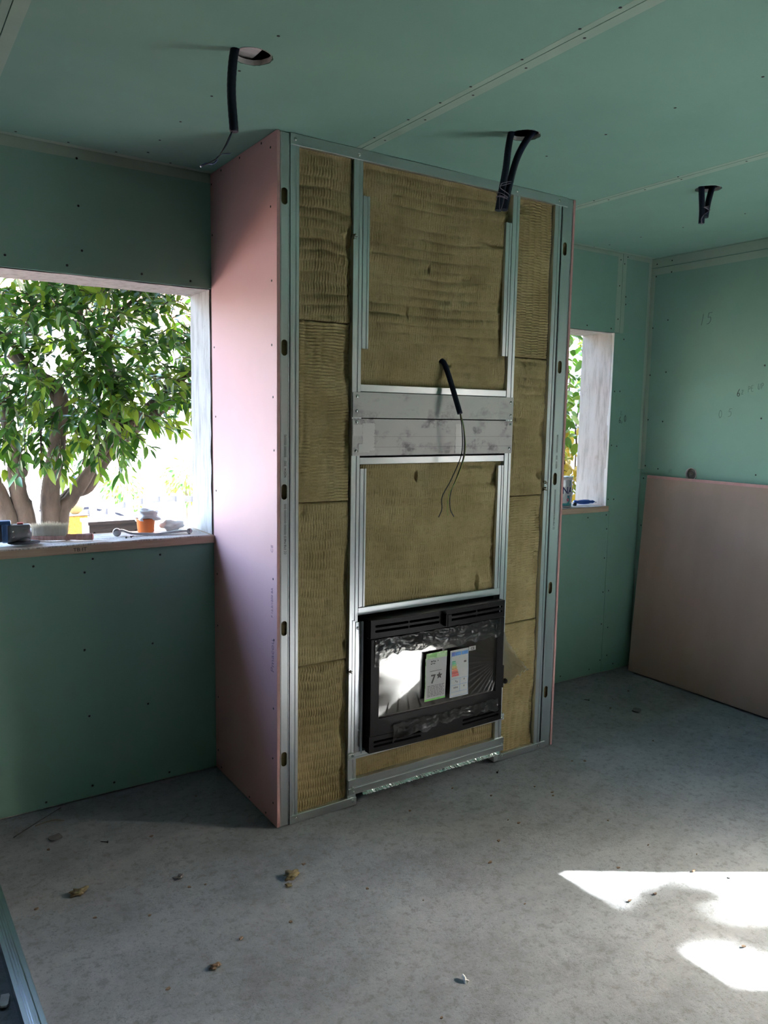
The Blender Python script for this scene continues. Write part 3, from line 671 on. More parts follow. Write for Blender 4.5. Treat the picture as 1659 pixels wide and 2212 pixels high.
# bowed front: shallow curve in plan
def bow(x, d=.010): u = (x-.72)/.346; return -d*(1-u*u)
def strip(x0, x1, z0, z1, yb, name, m, par=None, slots=(), d=.010, thick=.03, n=24):
    bm = bmesh.new(); es = []
    xs_ = list(np.linspace(x0, x1, n))
    ol = [(x, z0) for x in xs_]+[(x, z1) for x in xs_[::-1]]
    for loop in [ol]+list(slots):
        q = [bm.verts.new((p[0], 0, p[1])) for p in loop]; es += [bm.edges.new((q[i], q[(i+1) % len(q)])) for i in range(len(q))]
    bmesh.ops.triangle_fill(bm, edges=es, use_beauty=True)
    r = bmesh.ops.extrude_face_region(bm, geom=bm.faces[:])
    ex = [e for e in r['geom'] if isinstance(e, bmesh.types.BMVert)]
    exs = set(ex)
    for v_ in bm.verts: v_.co.y = (yb+thick) if v_ in exs else yb+bow(v_.co.x, d)
    bmesh.ops.recalc_face_normals(bm, faces=bm.faces[:])
    es_ = [e for e in bm.edges if len(e.link_faces) == 2 and e.calc_face_angle(0) > .9]
    bmesh.ops.bevel(bm, geom=es_, offset=.0012, segments=1, affect='EDGES')
    me = bpy.data.meshes.new(name); bm.to_mesh(me); bm.free()
    return sp(link(name, me, m), par)
def slot(x0, x1, z0, z1, n=5, k=10):
    r = (z1-z0)/2; zc = (z0+z1)/2
    return [(x, z0) for x in np.linspace(x0+r, x1-r, k)]+[(x1-r+r*math.cos(a), zc+r*math.sin(a)) for a in np.linspace(-PI/2, PI/2, n)[1:-1]]+[(x, z1) for x in np.linspace(x1-r, x0+r, k)]+[(x0+r+r*math.cos(a), zc+r*math.sin(a)) for a in np.linspace(PI/2, 3*PI/2, n)[1:-1]]
tg_ = strip(SX0, SX1, .688, SZ1, SY, 'vent_grille', 'stove_black', None,
            [slot(a, b_, z, z+.009) for (a, b_) in ((.395, .548), (.552, .700), (.752, .898), (.902, 1.050)) for z in (.712, .732)])
bg_ = strip(SX0, SX1, SZ0, .292, SY, 'vent_grille', 'stove_black', None,
            [slot(a, b_, z, z+.008) for (a, b_) in ((.395, .62), (.84, 1.050)) for z in (.246, .264)])
dr = strip(SX0+.002, SX1-.002, .2935, .6865, SY-.002, 'door', 'stove_black', None, [rect(.4150, 1.0230, .3620, .6360)], thick=.032)
dr['label'] = 'black cast door frame of the stove'
sp(Geo().box(SX0+.006, SX0+.012, SY+.03, -.60, .23, .755).build('side_panel', 'stove_black'))
sp(Geo().box(SX1-.012, SX1-.006, SY+.03, -.60, .23, .755).build('side_panel', 'stove_black'))
sp(Geo().box(SX0+.01, SX1-.01, SY+.028, -.60, .75, .757).build('top_panel', 'stove_black'))
sp(Geo().box(SX0+.01, SX1-.01, SY+.028, -.60, .228, .236).build('bottom_panel', 'stove_black'))
sp(Geo().box(SX0+.012, SX1-.012, SY+.034, SY+.036, .24, .75).build('inner_plate', 'stove_inner'))
sp(Geo().bbox(.716, .724, SY-.034, SY-.006, .700, .752, .002).build('air_lever', 'stove_black'))
sp(Geo().bbox(.724, .744, SY-.036, SY-.028, .698, .748, .003).build('air_lever_grip', 'stove_black'))
kb = sp(Geo().lathe([(.006, 0), (.006, .012), (.011, .016), (.012, .024), (.008, .030)], 14, (1.064, SY+.004, .394), 'X').build('door_knob', 'stove_black'))
sp(Geo().bbox(1.063, 1.070, SY-.004, SY+.012, .37, .47, .002).build('hinge', 'stove_black'))
for z in (.715, .735): sp(Geo().bbox(1.030, 1.034, SY-.0055, SY-.002, z, z+.008, .001).build('clip', 'foil'))
xs_ = np.linspace(.413, 1.025, 40); zs_ = np.linspace(.360, .638, 14); X, Z = np.meshgrid(xs_, zs_)
gl_ = sp(grid_mesh('glass_pane', X, SY+.008-.010*(1-((X-.72)/.346)**2), Z, 'stove_glass'), dr); gl_['label'] = 'dark glossy stove glass'
def film(name, P, q, amp, seed, par, cell=.02):
    """crumpled sheet: P(u,v)->x,y,z over unit square"""
    u, v_ = np.meshgrid(np.linspace(0, 1, q[0]), np.linspace(0, 1, q[1])); X, Y, Z = P(u, v_)
    w = (X.max()-X.min()); h_ = (Z.max()-Z.min())
    r1 = vnoise(X.shape, (h_/cell, w/cell), seed); r2 = vnoise(X.shape, (h_/cell*2.1, w/cell*2.1), seed+1); r3 = vnoise(X.shape, (h_/cell/2.5, w/cell/2.5), seed+2)
    Y = Y-amp*(np.abs(r1)*1.2+.5*np.abs(r2)+1.0*r3)
    o = sp(grid_mesh(name, X, Y, Z, 'torn_film' if name == 'torn_film' else 'film'), par); return o
def bowy(x): return -.010*(1-((x-.72)/.346)**2)
def torn(u, s_, k, a): return a*sum(math.sin(s_+k*(j+1)*1.7)*0 for j in range(1))
rgn = np.random.RandomState(3)
def rag(n, a, seed):
    r = np.random.RandomState(seed); return np.interp(np.linspace(0, 1, n), np.linspace(0, 1, 28), (r.rand(28)-.5)*2*a)
# film over the glass: tension creases run to the corners
def P1(u, v_):
    X = .417+.604*u; Z = .364+.270*v_; Y = SY+.004+bowy(X)
    Y = Y-.0022*np.abs(np.sin(22*np.arctan2(Z-.50, (X-1.06))))**6*np.clip((X-.75)/.3, 0, 1)-.0020*np.abs(np.sin(17*np.arctan2(Z-.66, X-.52)))**8*np.clip((.46-Z)/.09, 0, 1)
    return X, Y, Z
sp(film('protective_film', P1, (160, 80), .0016, 51, dr, .09)).parent = dr
dr.children[-1].matrix_parent_inverse = Matrix.Identity(4)
# torn film hanging over the upper door rail
def P2(u, v_):
    n = u.shape[1]; bot = .610-.020*np.clip(1-u*6, 0, 1)*2+rag(n, .009, 61)[None, :]; top = .686+rag(n, .004, 62)[None, :]
    X = .392+.645*u; Z = bot+(top-bot)*v_; return X, SY-.0045+bowy(X), Z
f2 = film('torn_film', P2, (220, 36), .0055, 63, dr, .019)
def P3(u, v_):
    n = u.shape[1]; top = .330-.0*u+rag(n, .004, 71)[None, :]; bot = .285+rag(n, .014, 72)[None, :]-.022*np.clip(1-u*2.2, 0, 1)
    X = .478+.56*u; Z = bot+(top-bot)*v_; return X, SY-.006+bowy(X), Z
f3 = film('torn_film', P3, (200, 34), .0075, 73, dr, .022)
def P4(u, v_):
    n = u.shape[1]; top = .640-.245*u**.8+rag(n, .008, 81)[None, :]; bot = .36+.055*u+rag(n, .010, 82)[None, :]
    X = 1.060+.205*u+.01*np.sin(9*v_)*u*0; Z = bot+(top-bot)*v_; Z = np.where(u < .25, Z, Z); return X, SY+.012+.03*u, Z
f4 = film('torn_film', P4, (60, 60), .010, 83, dr, .045)
# stickers
def sticker(x0, x1, z0, z1, m, name, y=None, tilt=0, curl=.003):
    u, v_ = np.meshgrid(np.linspace(0, 1, 10), np.linspace(0, 1, 14)); X = x0+(x1-x0)*u+tilt*(v_-.5); Z = z0+(z1-z0)*v_
    Y = (SY-.004 if y is None else y)+bowy(X)-curl*np.abs(np.sin(5*v_+2*u))
    return sp(grid_mesh(name, X, Y, Z, m), dr)
SYL = SY-.0105
s1 = sticker(.629, .735, .394, .594, 'label_grey', 'star_label', SYL+.002, .006, 0); s1['label'] = 'green and grey star rating label'
def on(par, x0, x1, z0, z1, m, name='print', y=SYL-.0085):
    return sp(Geo().box(x0, x1, y, y+.0004, z0, z1).build(name, m), dr)
yb = SYL+.0013+bowy(.68)
on(s1, .632, .738, .570, .594, 'label_leaf', y=yb); on(s1, .627, .733, .394, .402, 'label_green', y=yb); on(s1, .6275, .6305, .40, .575, 'label_leaf', y=yb)
def lab_text(body, size, x, z, m, bold=0, sx=1, y=None):
    o = put_text('print', body, size, m, (x, (y or yb)-.0006, z), FRONT, dr, bold, sx); return o
lab_text('7', .052, .668, .482, 'label_black', .0006, .95)
sta = []
for i in range(10):
    r_ = .0155 if i % 2 == 0 else .0065; a = PI/2+i*PI/5; sta.append((.700+r_*math.cos(a), .494+r_*math.sin(a)))
sp(Geo().prism(sta, yb-.0006, yb, 'Y').build('print', 'label_black'), dr)
for (x0, x1, z) in ((.656, .664, .556), (.667, .672, .557), (.674, .680, .555), (.690, .694, .556), (.655, .660, .546), (.664, .668, .547), (.672, .676, .546), (.652, .712, .5165)):
    on(s1, x0, x1, z, z+(.005 if z > .53 else .0016), 'ink', y=yb-.0003)
rg = random.Random(2)
for i in range(8):
    z = .455-.0062*i; x = .640
    while x < .722:
        w = rg.uniform(.006, .016); on(s1, x, min(x+w, .726), z, z+.0018, 'ink', y=yb-.0003); x += w+.003
s2 = sticker(.754, .853, .386, .589, 'paper_white', 'energy_label', SYL+.001, -.004, .003); s2['label'] = 'white energy label with coloured class bars'
yb2 = SYL-.0030+bowy(.80)
on(s2, .760, .776, .564, .581, 'label_darkblue', y=yb2); on(s2, .778, .808, .565, .580, 'label_blue', y=yb2); on(s2, .812, .846, .565, .580, 'label_blue', y=yb2)
for i in range(9):
    z = .538-.0076*i; w = .016+.0024*i
    P = [(.763, z), (.763+w, z), (.763+w+.003, z+.0025), (.763+w, z+.005), (.763, z+.005)]
    sp(Geo().prism(P, yb2, yb2+.0004, 'Y').build('print', 'class_%d' % i), dr)
sp(Geo().prism([(.838, .530), (.838, .538), (.828, .538), (.824, .534), (.828, .530)], yb2, yb2+.0004, 'Y').build('print', 'label_black'), dr)
for (x0, x1, z0, z1) in ((.762, .846, .4660, .4668), (.806, .8068, .41, .4660), (.762, .846, .4385, .4393), (.762, .846, .409, .4098), (.757, .7578, .392, .584), (.8490, .8498, .392, .584), (.757, .8498, .392, .3928)):
    on(s2, x0, x1, z0, z1, 'label_blue', y=yb2)
for (x, z) in ((.783, .452), (.790, .448), (.828, .455), (.775, .424), (.783, .424), (.791, .424), (.828, .425)): on(s2, x, x+.003, z, z+.007, 'ink', y=yb2)
s3 = sticker(.856, .893, .572, .590, 'paper_white', 'mark_label', SYL+.002, 0, 0)
lab_text('CE', .016, .8745, .581, 'label_black', .0003, 1.1, SYL+.0005+bowy(.87))

# ------------------------------------------------------------------ cable out of the wool
cb = empty('wall_conduit', (.742, -.615, 1.757)); tag(cb, 'short black conduit with three loose wires hanging out of the wool', 'conduit')
CO = Vector((.742, -.615, 1.757))
def cc(o, base, off): o.parent = base; o.matrix_parent_inverse = Matrix.Translation(-off); return o
cc(Geo().tube(smooth_pts([(.738, -.588, 1.772), (.742, -.606, 1.758), (.748, -.630, 1.708), (.756, -.660, 1.632), (.763, -.688, 1.560)]), .0108, 12).build('conduit_tube', 'conduit'), cb, CO)
cc(Geo().tube(smooth_pts([(.763, -.686, 1.566), (.774, -.690, 1.50), (.775, -.690, 1.40), (.735, -.680, 1.30), (.697, -.672, 1.23), (.700, -.668, 1.18), (.683, -.670, 1.148)]), .0022, 6).build('wire', 'wire_black'), cb, CO)
cc(Geo().tube(smooth_pts([(.764, -.687, 1.566), (.783, -.694, 1.49), (.789, -.694, 1.40), (.755, -.688, 1.30), (.725, -.680, 1.24), (.722, -.675, 1.18), (.729, -.672, 1.152)]), .0015, 6).build('wire', 'wire_green'), cb, CO)
cc(Geo().tube(smooth_pts([(.765, -.686, 1.566), (.781, -.692, 1.50), (.786, -.692, 1.40), (.760, -.684, 1.31), (.736, -.675, 1.24), (.741, -.670, 1.18), (.759, -.672, 1.146)]), .0022, 6).build('wire', 'wire_black'), cb, CO)

# ------------------------------------------------------------------ ceiling conduits
def corrug(pts, r, k=14):
    P = smooth_pts(pts, k); return Geo().tube(P, [r*(1+.035*(i % 2)) for i in range(len(P))], 12)
c1 = empty('ceiling_conduit', (-.345, -1.07, 2.5)); tag(c1, 'single black conduit hanging from ceiling hole above the left window', 'conduit', 'conduits hanging from the ceiling')
O1 = Vector((-.345, -1.07, 2.5))
cc(corrug([(-.26, -1.07, 2.56), (-.320, -1.07, 2.535), (-.343, -1.07, 2.495), (-.3525, -1.07, 2.40), (-.346, -1.07, 2.292)], .0118).build('conduit_tube', 'conduit'), c1, O1)
cc(Geo().tube(smooth_pts([(-.350, -1.07, 2.295), (-.357, -1.07, 2.282), (-.372, -1.07, 2.25), (-.392, -1.07, 2.218), (-.420, -1.07, 2.198), (-.436, -1.07, 2.188)]), .0016, 6).build('wire', 'wire_black'), c1, O1)
cc(Geo().tube(smooth_pts([(-.349, -1.069, 2.295), (-.366, -1.066, 2.255), (-.395, -1.062, 2.212), (-.390, -1.060, 2.222), (-.375, -1.060, 2.232), (-.352, -1.060, 2.238)]), .0010, 6).build('wire', 'wire_blue'), c1, O1)
cc(Geo().tube(smooth_pts([(-.440, -1.07, 2.186), (-.424, -1.068, 2.197), (-.404, -1.066, 2.201), (-.392, -1.066, 2.213)]), .0026, 6).build('wire', 'wire_blue'), c1, O1)
def wrap(g, pts_a, r, turns):
    pass
c2 = empty('ceiling_conduit', (.70, -1.05, 2.5)); tag(c2, 'pair of black conduits tied with wire, in front of the chimney breast', 'conduit', 'conduits hanging from the ceiling')
O2 = Vector((.70, -1.05, 2.5))
cc(corrug([(.69, -1.05, 2.55), (.660, -1.05, 2.505), (.6465, -1.05, 2.45), (.638, -1.05, 2.38), (.622, -1.05, 2.30), (.610, -1.05, 2.240)], .0115).build('conduit_tube', 'conduit'), c2, O2)
cc(corrug([(.80, -1.055, 2.56), (.748, -1.053, 2.515), (.706, -1.052, 2.46), (.676, -1.052, 2.40), (.650, -1.052, 2.31), (.6335, -1.054, 2.244)], .0115).build('conduit_tube', 'conduit'), c2, O2)
g = Geo()
for (z, tl, dx) in ((2.335, .008, 0), (2.328, .010, 0), (2.288, -.008, 0), (2.280, -.003, 0), (2.284, -.002, 0)):
    x = .6385-(2.335-z)*.24; P = [(x+.0255*math.cos(a)+.002, -1.051+.0135*math.sin(a), z+tl*math.cos(a)) for a in np.linspace(0, 2*PI, 17)]
    g.tube(P, .0011, 5)
g.tube(smooth_pts([(.604, -1.063, 2.29), (.603, -1.063, 2.26), (.608, -1.062, 2.238), (.620, -1.063, 2.262), (.626, -1.063, 2.29)]), .0009, 5)
g.tube(smooth_pts([(.617, -1.06, 2.328), (.606, -1.063, 2.318), (.607, -1.063, 2.308), (.64, -1.064, 2.296), (.648, -1.062, 2.286)]), .0013, 5)
cc(g.build('tie_wire', 'wire_grey'), c2, O2)
c3 = empty('ceiling_conduit', (1.74, -1.05, 2.5)); tag(c3, 'short pair of tied black conduits hanging nearest the right wall', 'conduit', 'conduits hanging from the ceiling')
O3 = Vector((1.74, -1.05, 2.5))
cc(corrug([(1.70, -1.05, 2.54), (1.705, -1.05, 2.503), (1.7125, -1.05, 2.455), (1.7195, -1.05, 2.41), (1.7205, -1.05, 2.358)], .0118).build('conduit_tube', 'conduit'), c3, O3)
cc(corrug([(1.80, -1.05, 2.545), (1.778, -1.05, 2.510), (1.760, -1.05, 2.46), (1.748, -1.052, 2.42), (1.742, -1.052, 2.385)], .0118).build('conduit_tube', 'conduit'), c3, O3)
g = Geo()
for (z, tl) in ((2.425, .007), (2.415, -.006), (2.420, .002)):
    P = [(1.7335+.0255*math.cos(a), -1.051+.0135*math.sin(a), z+tl*math.cos(a)) for a in np.linspace(0, 2*PI, 17)]; g.tube(P, .0015, 5)
g.tube(smooth_pts([(1.756, -1.064, 2.416), (1.735, -1.065, 2.402), (1.712, -1.063, 2.386), (1.703, -1.06, 2.37), (1.706, -1.06, 2.358), (1.718, -1.058, 2.352)]), .0013, 5)
g.tube(smooth_pts([(1.714, -1.063, 2.386), (1.707, -1.06, 2.372), (1.710, -1.06, 2.360)]), .0010, 5)
cc(g.build('tie_wire', 'wire_grey'), c3, O3)

# ------------------------------------------------------------------ leaning board, wall box
lb = Geo().bbox(-.0065, .0065, -.63, .63, 0, 1.213, .0015).build('plasterboard_sheet', 'board_back')
lb.location = (2.662, -.700, .005); lb.rotation_euler = (0, math.atan2(.077, 1.2), 0)
tag(lb, 'loose brown-backed plasterboard sheet leaning against the right wall', 'plasterboard')
Geo().box(-.0058, .0058, -.6285, .6285, 1.2118, 1.2142).build('top_edge', 'pink_board', lb)
Geo().box(-.0058, .0058, .6285, .6312, .002, 1.211).build('side_edge', 'pink_edge', lb)
Geo().box(-.0072, -.0060, -.6285, .6285, 1.198, 1.2135).build('paper_fold', 'pink_edge', lb)
bxo = empty('junction_box', (RW, *BOXC)); tag(bxo, 'round grey electrical box set in the right wall above the leaning board', 'electrical box')
def bp(o): o.parent = bxo; return o
g = Geo(); n = 32; pr_ = [(.0335, -.004), (.0360, -.004), (.0360, -.001), (.0335, .0115)]
for i in range(3):
    pass
vs_ = [(h, r*math.cos(2*PI*j/n), r*math.sin(2*PI*j/n)) for (r, h) in pr_ for j in range(n)]
g.add(vs_, [(i*n+j, i*n+(j+1) % n, (i+1)*n+(j+1) % n, (i+1)*n+j) for i in range(3) for j in range(n)], True)
bp(g.build('box_rim', 'paper_white'))
bp(Geo().lathe([(.0335, .0108), (.0335, .0118)], 24, axis='X').build('box_back', 'box_inner'))
bp(Geo().tube([(.03, .018*math.cos(a)-.002, .018*math.sin(a)) if 0 else (.004-.0006*a, .014*math.cos(a)-.004, .012*math.sin(a)+.002) for a in np.linspace(0, 11, 36)], .0022, 6).build('wire_coil', 'scrap_grey'))

# ------------------------------------------------------------------ things on the left sill (top face z = 1.0345)
ZT = 1.0345
u, v_ = np.meshgrid(np.linspace(-1.45, -.02, 160), np.linspace(0, 1, 34)); 
Yn = np.where(v_ < .12, -.0118, -.0118+(v_-.12)/.88*.212); Zn = np.where(v_ < .12, ZT-.004+.004*v_/.12, ZT)
Zn = Zn+.0012+np.where(v_ >= .12, np.abs(vnoise(u.shape, (5, 16), 91))*.006+np.abs(vnoise(u.shape, (9, 40), 92))*.003, 0)
Yn = Yn-np.where(v_ < .12, np.abs(vnoise(u.shape, (3, 24), 93))*.004, 0)
np_ = tag(grid_mesh('newspaper', u, Yn, Zn, 'newspaper'), 'crumpled newspaper spread over the left window sill', 'newspaper')
np2 = tag(grid_mesh('newspaper', *(lambda u, v_: (1.50+.93*u, -.008+.20*v_, ZT+.0012+np.abs(vnoise(u.shape, (4, 14), 95))*.006))(*np.meshgrid(np.linspace(0, 1, 80), np.linspace(0, 1, 20))), 'newspaper'), 'newspaper lying on the small right window sill', 'newspaper')
lt = put_text('headline', 'TB IT', .020, 'ink', (-.545, -.0130, ZT-.018), FRONT, np_, 0, 1.1)
# angle grinder
gr = empty('angle_grinder', (-.80, .07, ZT+.006)); tag(gr, 'blue and grey angle grinder lying on the left sill', 'angle grinder')
gr.rotation_euler = (0, 0, math.radians(-8))
def gp(o): o.parent = gr; return o
gp(Geo().lathe([(.020, -.24), (.027, -.23), (.029, -.16), (.034, -.10), (.036, -.02), (.036, .005)], 20, (0, 0, .048), 'X').build('motor_housing', 'tool_navy'))
gp(Geo().lathe([(.0375, -.004), (.0395, .0), (.0395, .012), (.0375, .016)], 20, (0, 0, .048), 'X').build('collar', 'tool_blue'))
gp(Geo().bbox(-.05, .028, -.020, .020, .075, .094, .006).build('switch_cover', 'tool_blue'))
gp(Geo().lathe([(.034, .016), (.035, .030), (.030, .050), (.026, .078), (.024, .092), (.014, .098)], 18, (0, 0, .044), 'X').build('gear_head', 'tool_grey'))
gp(Geo().bbox(.030, .094, -.022, .022, .060, .078, .006).build('gear_cover', 'tool_grey'))
gp(Geo().bbox(.048, .070, -.010, .010, .076, .084, .003).build('lock_button', 'tool_red'))
gp(Geo().lathe([(.022, .010), (.024, .018), (.022, .030)], 18, (.070, 0, 0), 'Z').build('spindle', 'tool_grey'))
gp(Geo().lathe([(.012, .0115), (.056, .0065), (.0575, .0075), (.0565, .0095), (.012, .0145)], 36, (.070, 0, 0), 'Z').build('grinding_disc', 'disc'))
for (x, y, z) in ((.034, -.0355, .055), (.034, -.034, .035)): gp(Geo().lathe([(.004, 0), (.0035, -.003), (.001, -.004)], 8, (x, y, z), 'Y').build('screw', 'screw_steel'))
# dust brush
br = empty('dust_brush', (-.60, .10, ZT+.008)); tag(br, 'pale-bristled dust brush with wooden handle lying on the left sill', 'brush'); br.rotation_euler = (0, 0, math.radians(-24))
def bq(o): o.parent = br; return o
bq(Geo().bbox(-.105, .035, -.017, .017, 0, .018, .006).build('brush_block', 'brush_wood'))
bq(Geo().tube(smooth_pts([(.028, 0, .010), (.05, 0, .011), (.09, 0, .011), (.128, 0, .012)]), [.014]+[.013]*4+[.0115]*4+[.0125]*4+[.0135]*4+[.0140]*2, 14).build('handle', 'brush_wood'))
bq(Geo().lathe([(.0105, .1285), (.0105, .1305), (.006, .1300)], 14, (0, 0, .012), 'X').build('handle_end', 'brush_end'))
g = Geo(); rg = random.Random(8)
for i in range(900):
    x = rg.uniform(-.098, .030); y = rg.uniform(-.013, .013); hgt = rg.uniform(.050, .062)*(1-.15*abs(x+.035)/.07)
    a = Vector((x, y, .016)); b_ = Vector((x*1.12+.004+rg.gauss(0, .004), y*1.5+rg.gauss(0, .003), .016+hgt)); c_ = (a+b_)/2+Vector((rg.gauss(0, .0015), rg.gauss(0, .0015), 0))
    r_ = .0009; g.add([a+Vector((r_, 0, 0)), a-Vector((r_, 0, 0)), a+Vector((0, r_, 0)), c_+Vector((r_, 0, 0)), c_-Vector((r_, 0, 0)), c_+Vector((0, r_, 0)), b_], [(0, 1, 4, 3), (1, 2, 5, 4), (2, 0, 3, 5), (3, 4, 6), (4, 5, 6), (5, 3, 6)])
o = bq(g.build('bristles', 'bristle', recalc=False)); o['kind'] = 'stuff'
# cast bar
ba = empty('cast_metal_bar', (-.235, .085, ZT+.004)); tag(ba, 'bowed grey cast metal bar with eye ends in front of the orange tub', 'metal bar'); ba.rotation_euler = (0, 0, math.radians(-13))
P = smooth_pts([(-.140, 0, .020), (-.118, 0, .022), (-.085, 0, .010), (-.03, 0, .004), (.03, 0, .004), (.085, 0, .009), (.125, 0, .012), (.150, 0, .012)], 5)
g = Geo()
vs_ = []; 
for i, q in enumerate(P):
    w = .0105 if 6 < i < len(P)-8 else .009; hh_ = .0055
    vs_ += [q+Vector((0, -w, -hh_*.6)), q+Vector((0, -w, hh_)), q+Vector((0, w, hh_)), q+Vector((0, w, -hh_*.6))]
n = len(P)
g.add(vs_, [(4*i+j, 4*i+(j+1) % 4, 4*i+4+(j+1) % 4, 4*i+4+j) for i in range(n-1) for j in range(4)]+[(0, 1, 2, 3), (4*n-4, 4*n-3, 4*n-2, 4*n-1)])
g.build('bar', 'cast_alu', ba)
Geo().lathe([(.006, -.010), (.016, -.011), (.016, .011), (.006, .010)], 18, (-.140, 0, .016), 'Y').build('eye', 'cast_alu', ba)
Geo().lathe([(.004, -.009), (.0115, -.010), (.0115, .010), (.004, .009)], 16, (.150, 0, .012), 'Y').build('eye', 'cast_alu', ba)
# orange tub with white cloth
tb = empty('plastic_tub', (-.238, .165, ZT+.005)); tag(tb, 'small orange plastic tub stuffed with white cloth on the left sill', 'tub')
g = Geo().lathe([(.030, 0), (.0335, .004), (.0385, .056), (.0400, .058), (.0400, .061), (.0365, .060), (.032, .008)], 28); g.build('tub', 'orange_plastic', tb)
def blob(name, r, seed, m, par, loc, sq=(1, 1, 1), amp=.3, sub=3):
    bm = bmesh.new(); bmesh.ops.create_icosphere(bm, subdivisions=sub, radius=1); rg = random.Random(seed); ph = [(rg.uniform(0, 6), rg.uniform(2, 6), Vector((rg.gauss(0, 1), rg.gauss(0, 1), rg.gauss(0, 1))).normalized()) for _ in range(7)]
    for q in bm.verts:
        d = 1+amp*sum(math.sin(a+k_*q.co.dot(n_)*1.5) for a, k_, n_ in ph)/7*1.6; q.co = Vector((q.co.x*sq[0], q.co.y*sq[1], q.co.z*sq[2]))*d*r
    me = bpy.data.meshes.new(name); bm.to_mesh(me); bm.free(); me.polygons.foreach_set('use_smooth', [True]*len(me.polygons))
    o = link(name, me, m, par); o.location = loc; return o
blob('cloth', .040, 3, 'white_cloth', tb, (.008, 0, .068), (1.25, 1, .75), .5)
rg2 = tag(blob('rag', .035, 5, 'white_cloth', None, (-.128, .165, ZT+.026), (1.3, 1, .6), .5), 'crumpled white rag beside the orange tub on the left sill', 'rag')
for i, (x, y, lb_) in enumerate(((-.352, .052, 'left of two small dark screws on the sill newspaper'), (-.332, .060, 'right of two small dark screws on the sill newspaper'))):
    o = Geo().lathe([(.0042, 0), (.0042, .003), (.0018, .004), (.0016, .010), (.0004, .014)], 8, axis='Z').build('screw', 'screw_dark'); o.location = (x, y, ZT+.006); o.rotation_euler = (1.2, 0, i)
    tag(o, lb_, 'screw')
# right sill: tin and blue tool
tn = empty('food_tin', (2.163, .085, ZT+.006)); tag(tn, 'silver and teal round tin with dark NA lettering on the right window sill', 'tin')
Geo().lathe([(.060, 0), (.062, .002), (.0615, .006), (.0615, .152), (.063, .155), (.063, .160), (.058, .160)], 40).build('tin_body', 'tin_silver', tn)
Geo().lathe([(.063, .158), (.0645, .160), (.0645, .172), (.062, .174)], 40).build('lid', 'paper_white', tn)
Geo().lathe([(.0620, .006), (.0620, .022)], 40).build('teal_band', 'tin_teal', tn)
def on_cyl(me, R_, ang, z):
    for q in me.vertices:
        a = ang+q.co.x/R_; zz_ = q.co.y+z; q.co = (R_*math.sin(a), -R_*math.cos(a), zz_)
    return me
VA = math.atan2(-1.2089-2.163, -(-3.1223-.085))      # direction back to the room's left
def tin_text(body, size, m, da, z, bold=0, sx=.9):
    me = text_mesh(body, size, 0, bold, 'LEFT')
    for q in me.vertices: q.co.x *= sx
    me = on_cyl(me, .0623, VA+da, z); link('lettering', me, m, tn)
tin_text('NA', .055, 'tin_navy', .08, .095, .0012, .9)
tin_text('OPT', .016, 'tin_navy', .62, .062, .0003)
def tin_arc(r0, r1, da, z, a0, a1, m):
    n = 16; vs_ = []
    for i in range(n+1):
        a = a0+(a1-a0)*i/n
        for r_ in (r0, r1): vs_.append((r_*math.cos(a), r_*math.sin(a)*1.3))
    g = Geo(); g.add([(.0622*math.sin(VA+da+x/.0622), -.0622*math.cos(VA+da+x/.0622), z+y) for x, y in vs_], [(2*i, 2*i+1, 2*i+3, 2*i+2) for i in range(n)], True)
    g.build('swirl', m, tn)
tin_arc(.010, .022, .62, .040, -1.6, 1.6, 'tin_teal'); tin_arc(.020, .028, .55, .140, -.6, 2.2, 'tin_teal'); tin_arc(.003, .008, .70, .042, 0, 6.28, 'tin_red')
sc = empty('screwdriver', (2.350, .075, ZT+.022)); tag(sc, 'blue-handled hand tool lying on the right window sill', 'hand tool'); sc.rotation_euler = (0, 0, math.radians(-12))
Geo().lathe([(.006, -.075), (.012, -.072), (.0125, -.060), (.009, -.050), (.0125, -.030), (.0145, 0), (.0135, .030), (.008, .044), (.010, .060), (.004, .075)], 16, axis='X').build('handle', 'tool_brightblue', sc)
Geo().lathe([(.0095, -.012), (.0095, .012)], 14, (-.078, -.012, -.010), 'Y').build('end_wheel', 'tool_navy', sc)
Geo().tube([(.07, 0, 0), (.085, -.004, -.004)], .004, 8).build('tip', 'screw_steel', sc)

# ------------------------------------------------------------------ floor clutter
def track(name, pts, z, w, hgt, lbl):
    a, b_ = Vector(pts[0]), Vector(pts[1]); L = (b_-a).length
    prof_ = [(-w/2, hgt), (-w/2, .0), (-w*.30, .0), (-w*.26, .0025), (-w*.18, .0025), (-w*.14, 0), (w*.14, 0), (w*.18, .0025), (w*.26, .0025), (w*.30, 0), (w/2, 0), (w/2, hgt)]
    o = Geo().sheet(prof_, .0008, 0, L, 'Y').build(name, 'galv_y'); o.location = (a.x, a.y, z); o.rotation_euler = (0, 0, math.atan2(b_.y-a.y, b_.x-a.x)-PI/2); return tag(o, lbl, 'metal profile', 'metal profiles lying on the floor')
t1 = track('metal_profile', ((-.905, -2.6), (-.952, -.42)), .000, .050, .028, 'lower galvanised channel lying on the floor at the left edge')
o = Geo().sheet([(-.020, -.022), (-.022, 0), (-.012, .0), (-.009, -.003), (-.004, -.003), (-.002, 0), (.002, 0), (.004, -.003), (.009, -.003), (.012, 0), (.022, 0), (.020, -.022)], .0008, 0, 2.2, 'Y').build('metal_profile', 'galv_y')
o.location = (-.909, -2.62, .0508); o.rotation_euler = (0, 0, .0215); tag(o, 'upper ribbed galvanised stud nested in the channel at the left edge', 'metal profile', 'metal profiles lying on the floor')
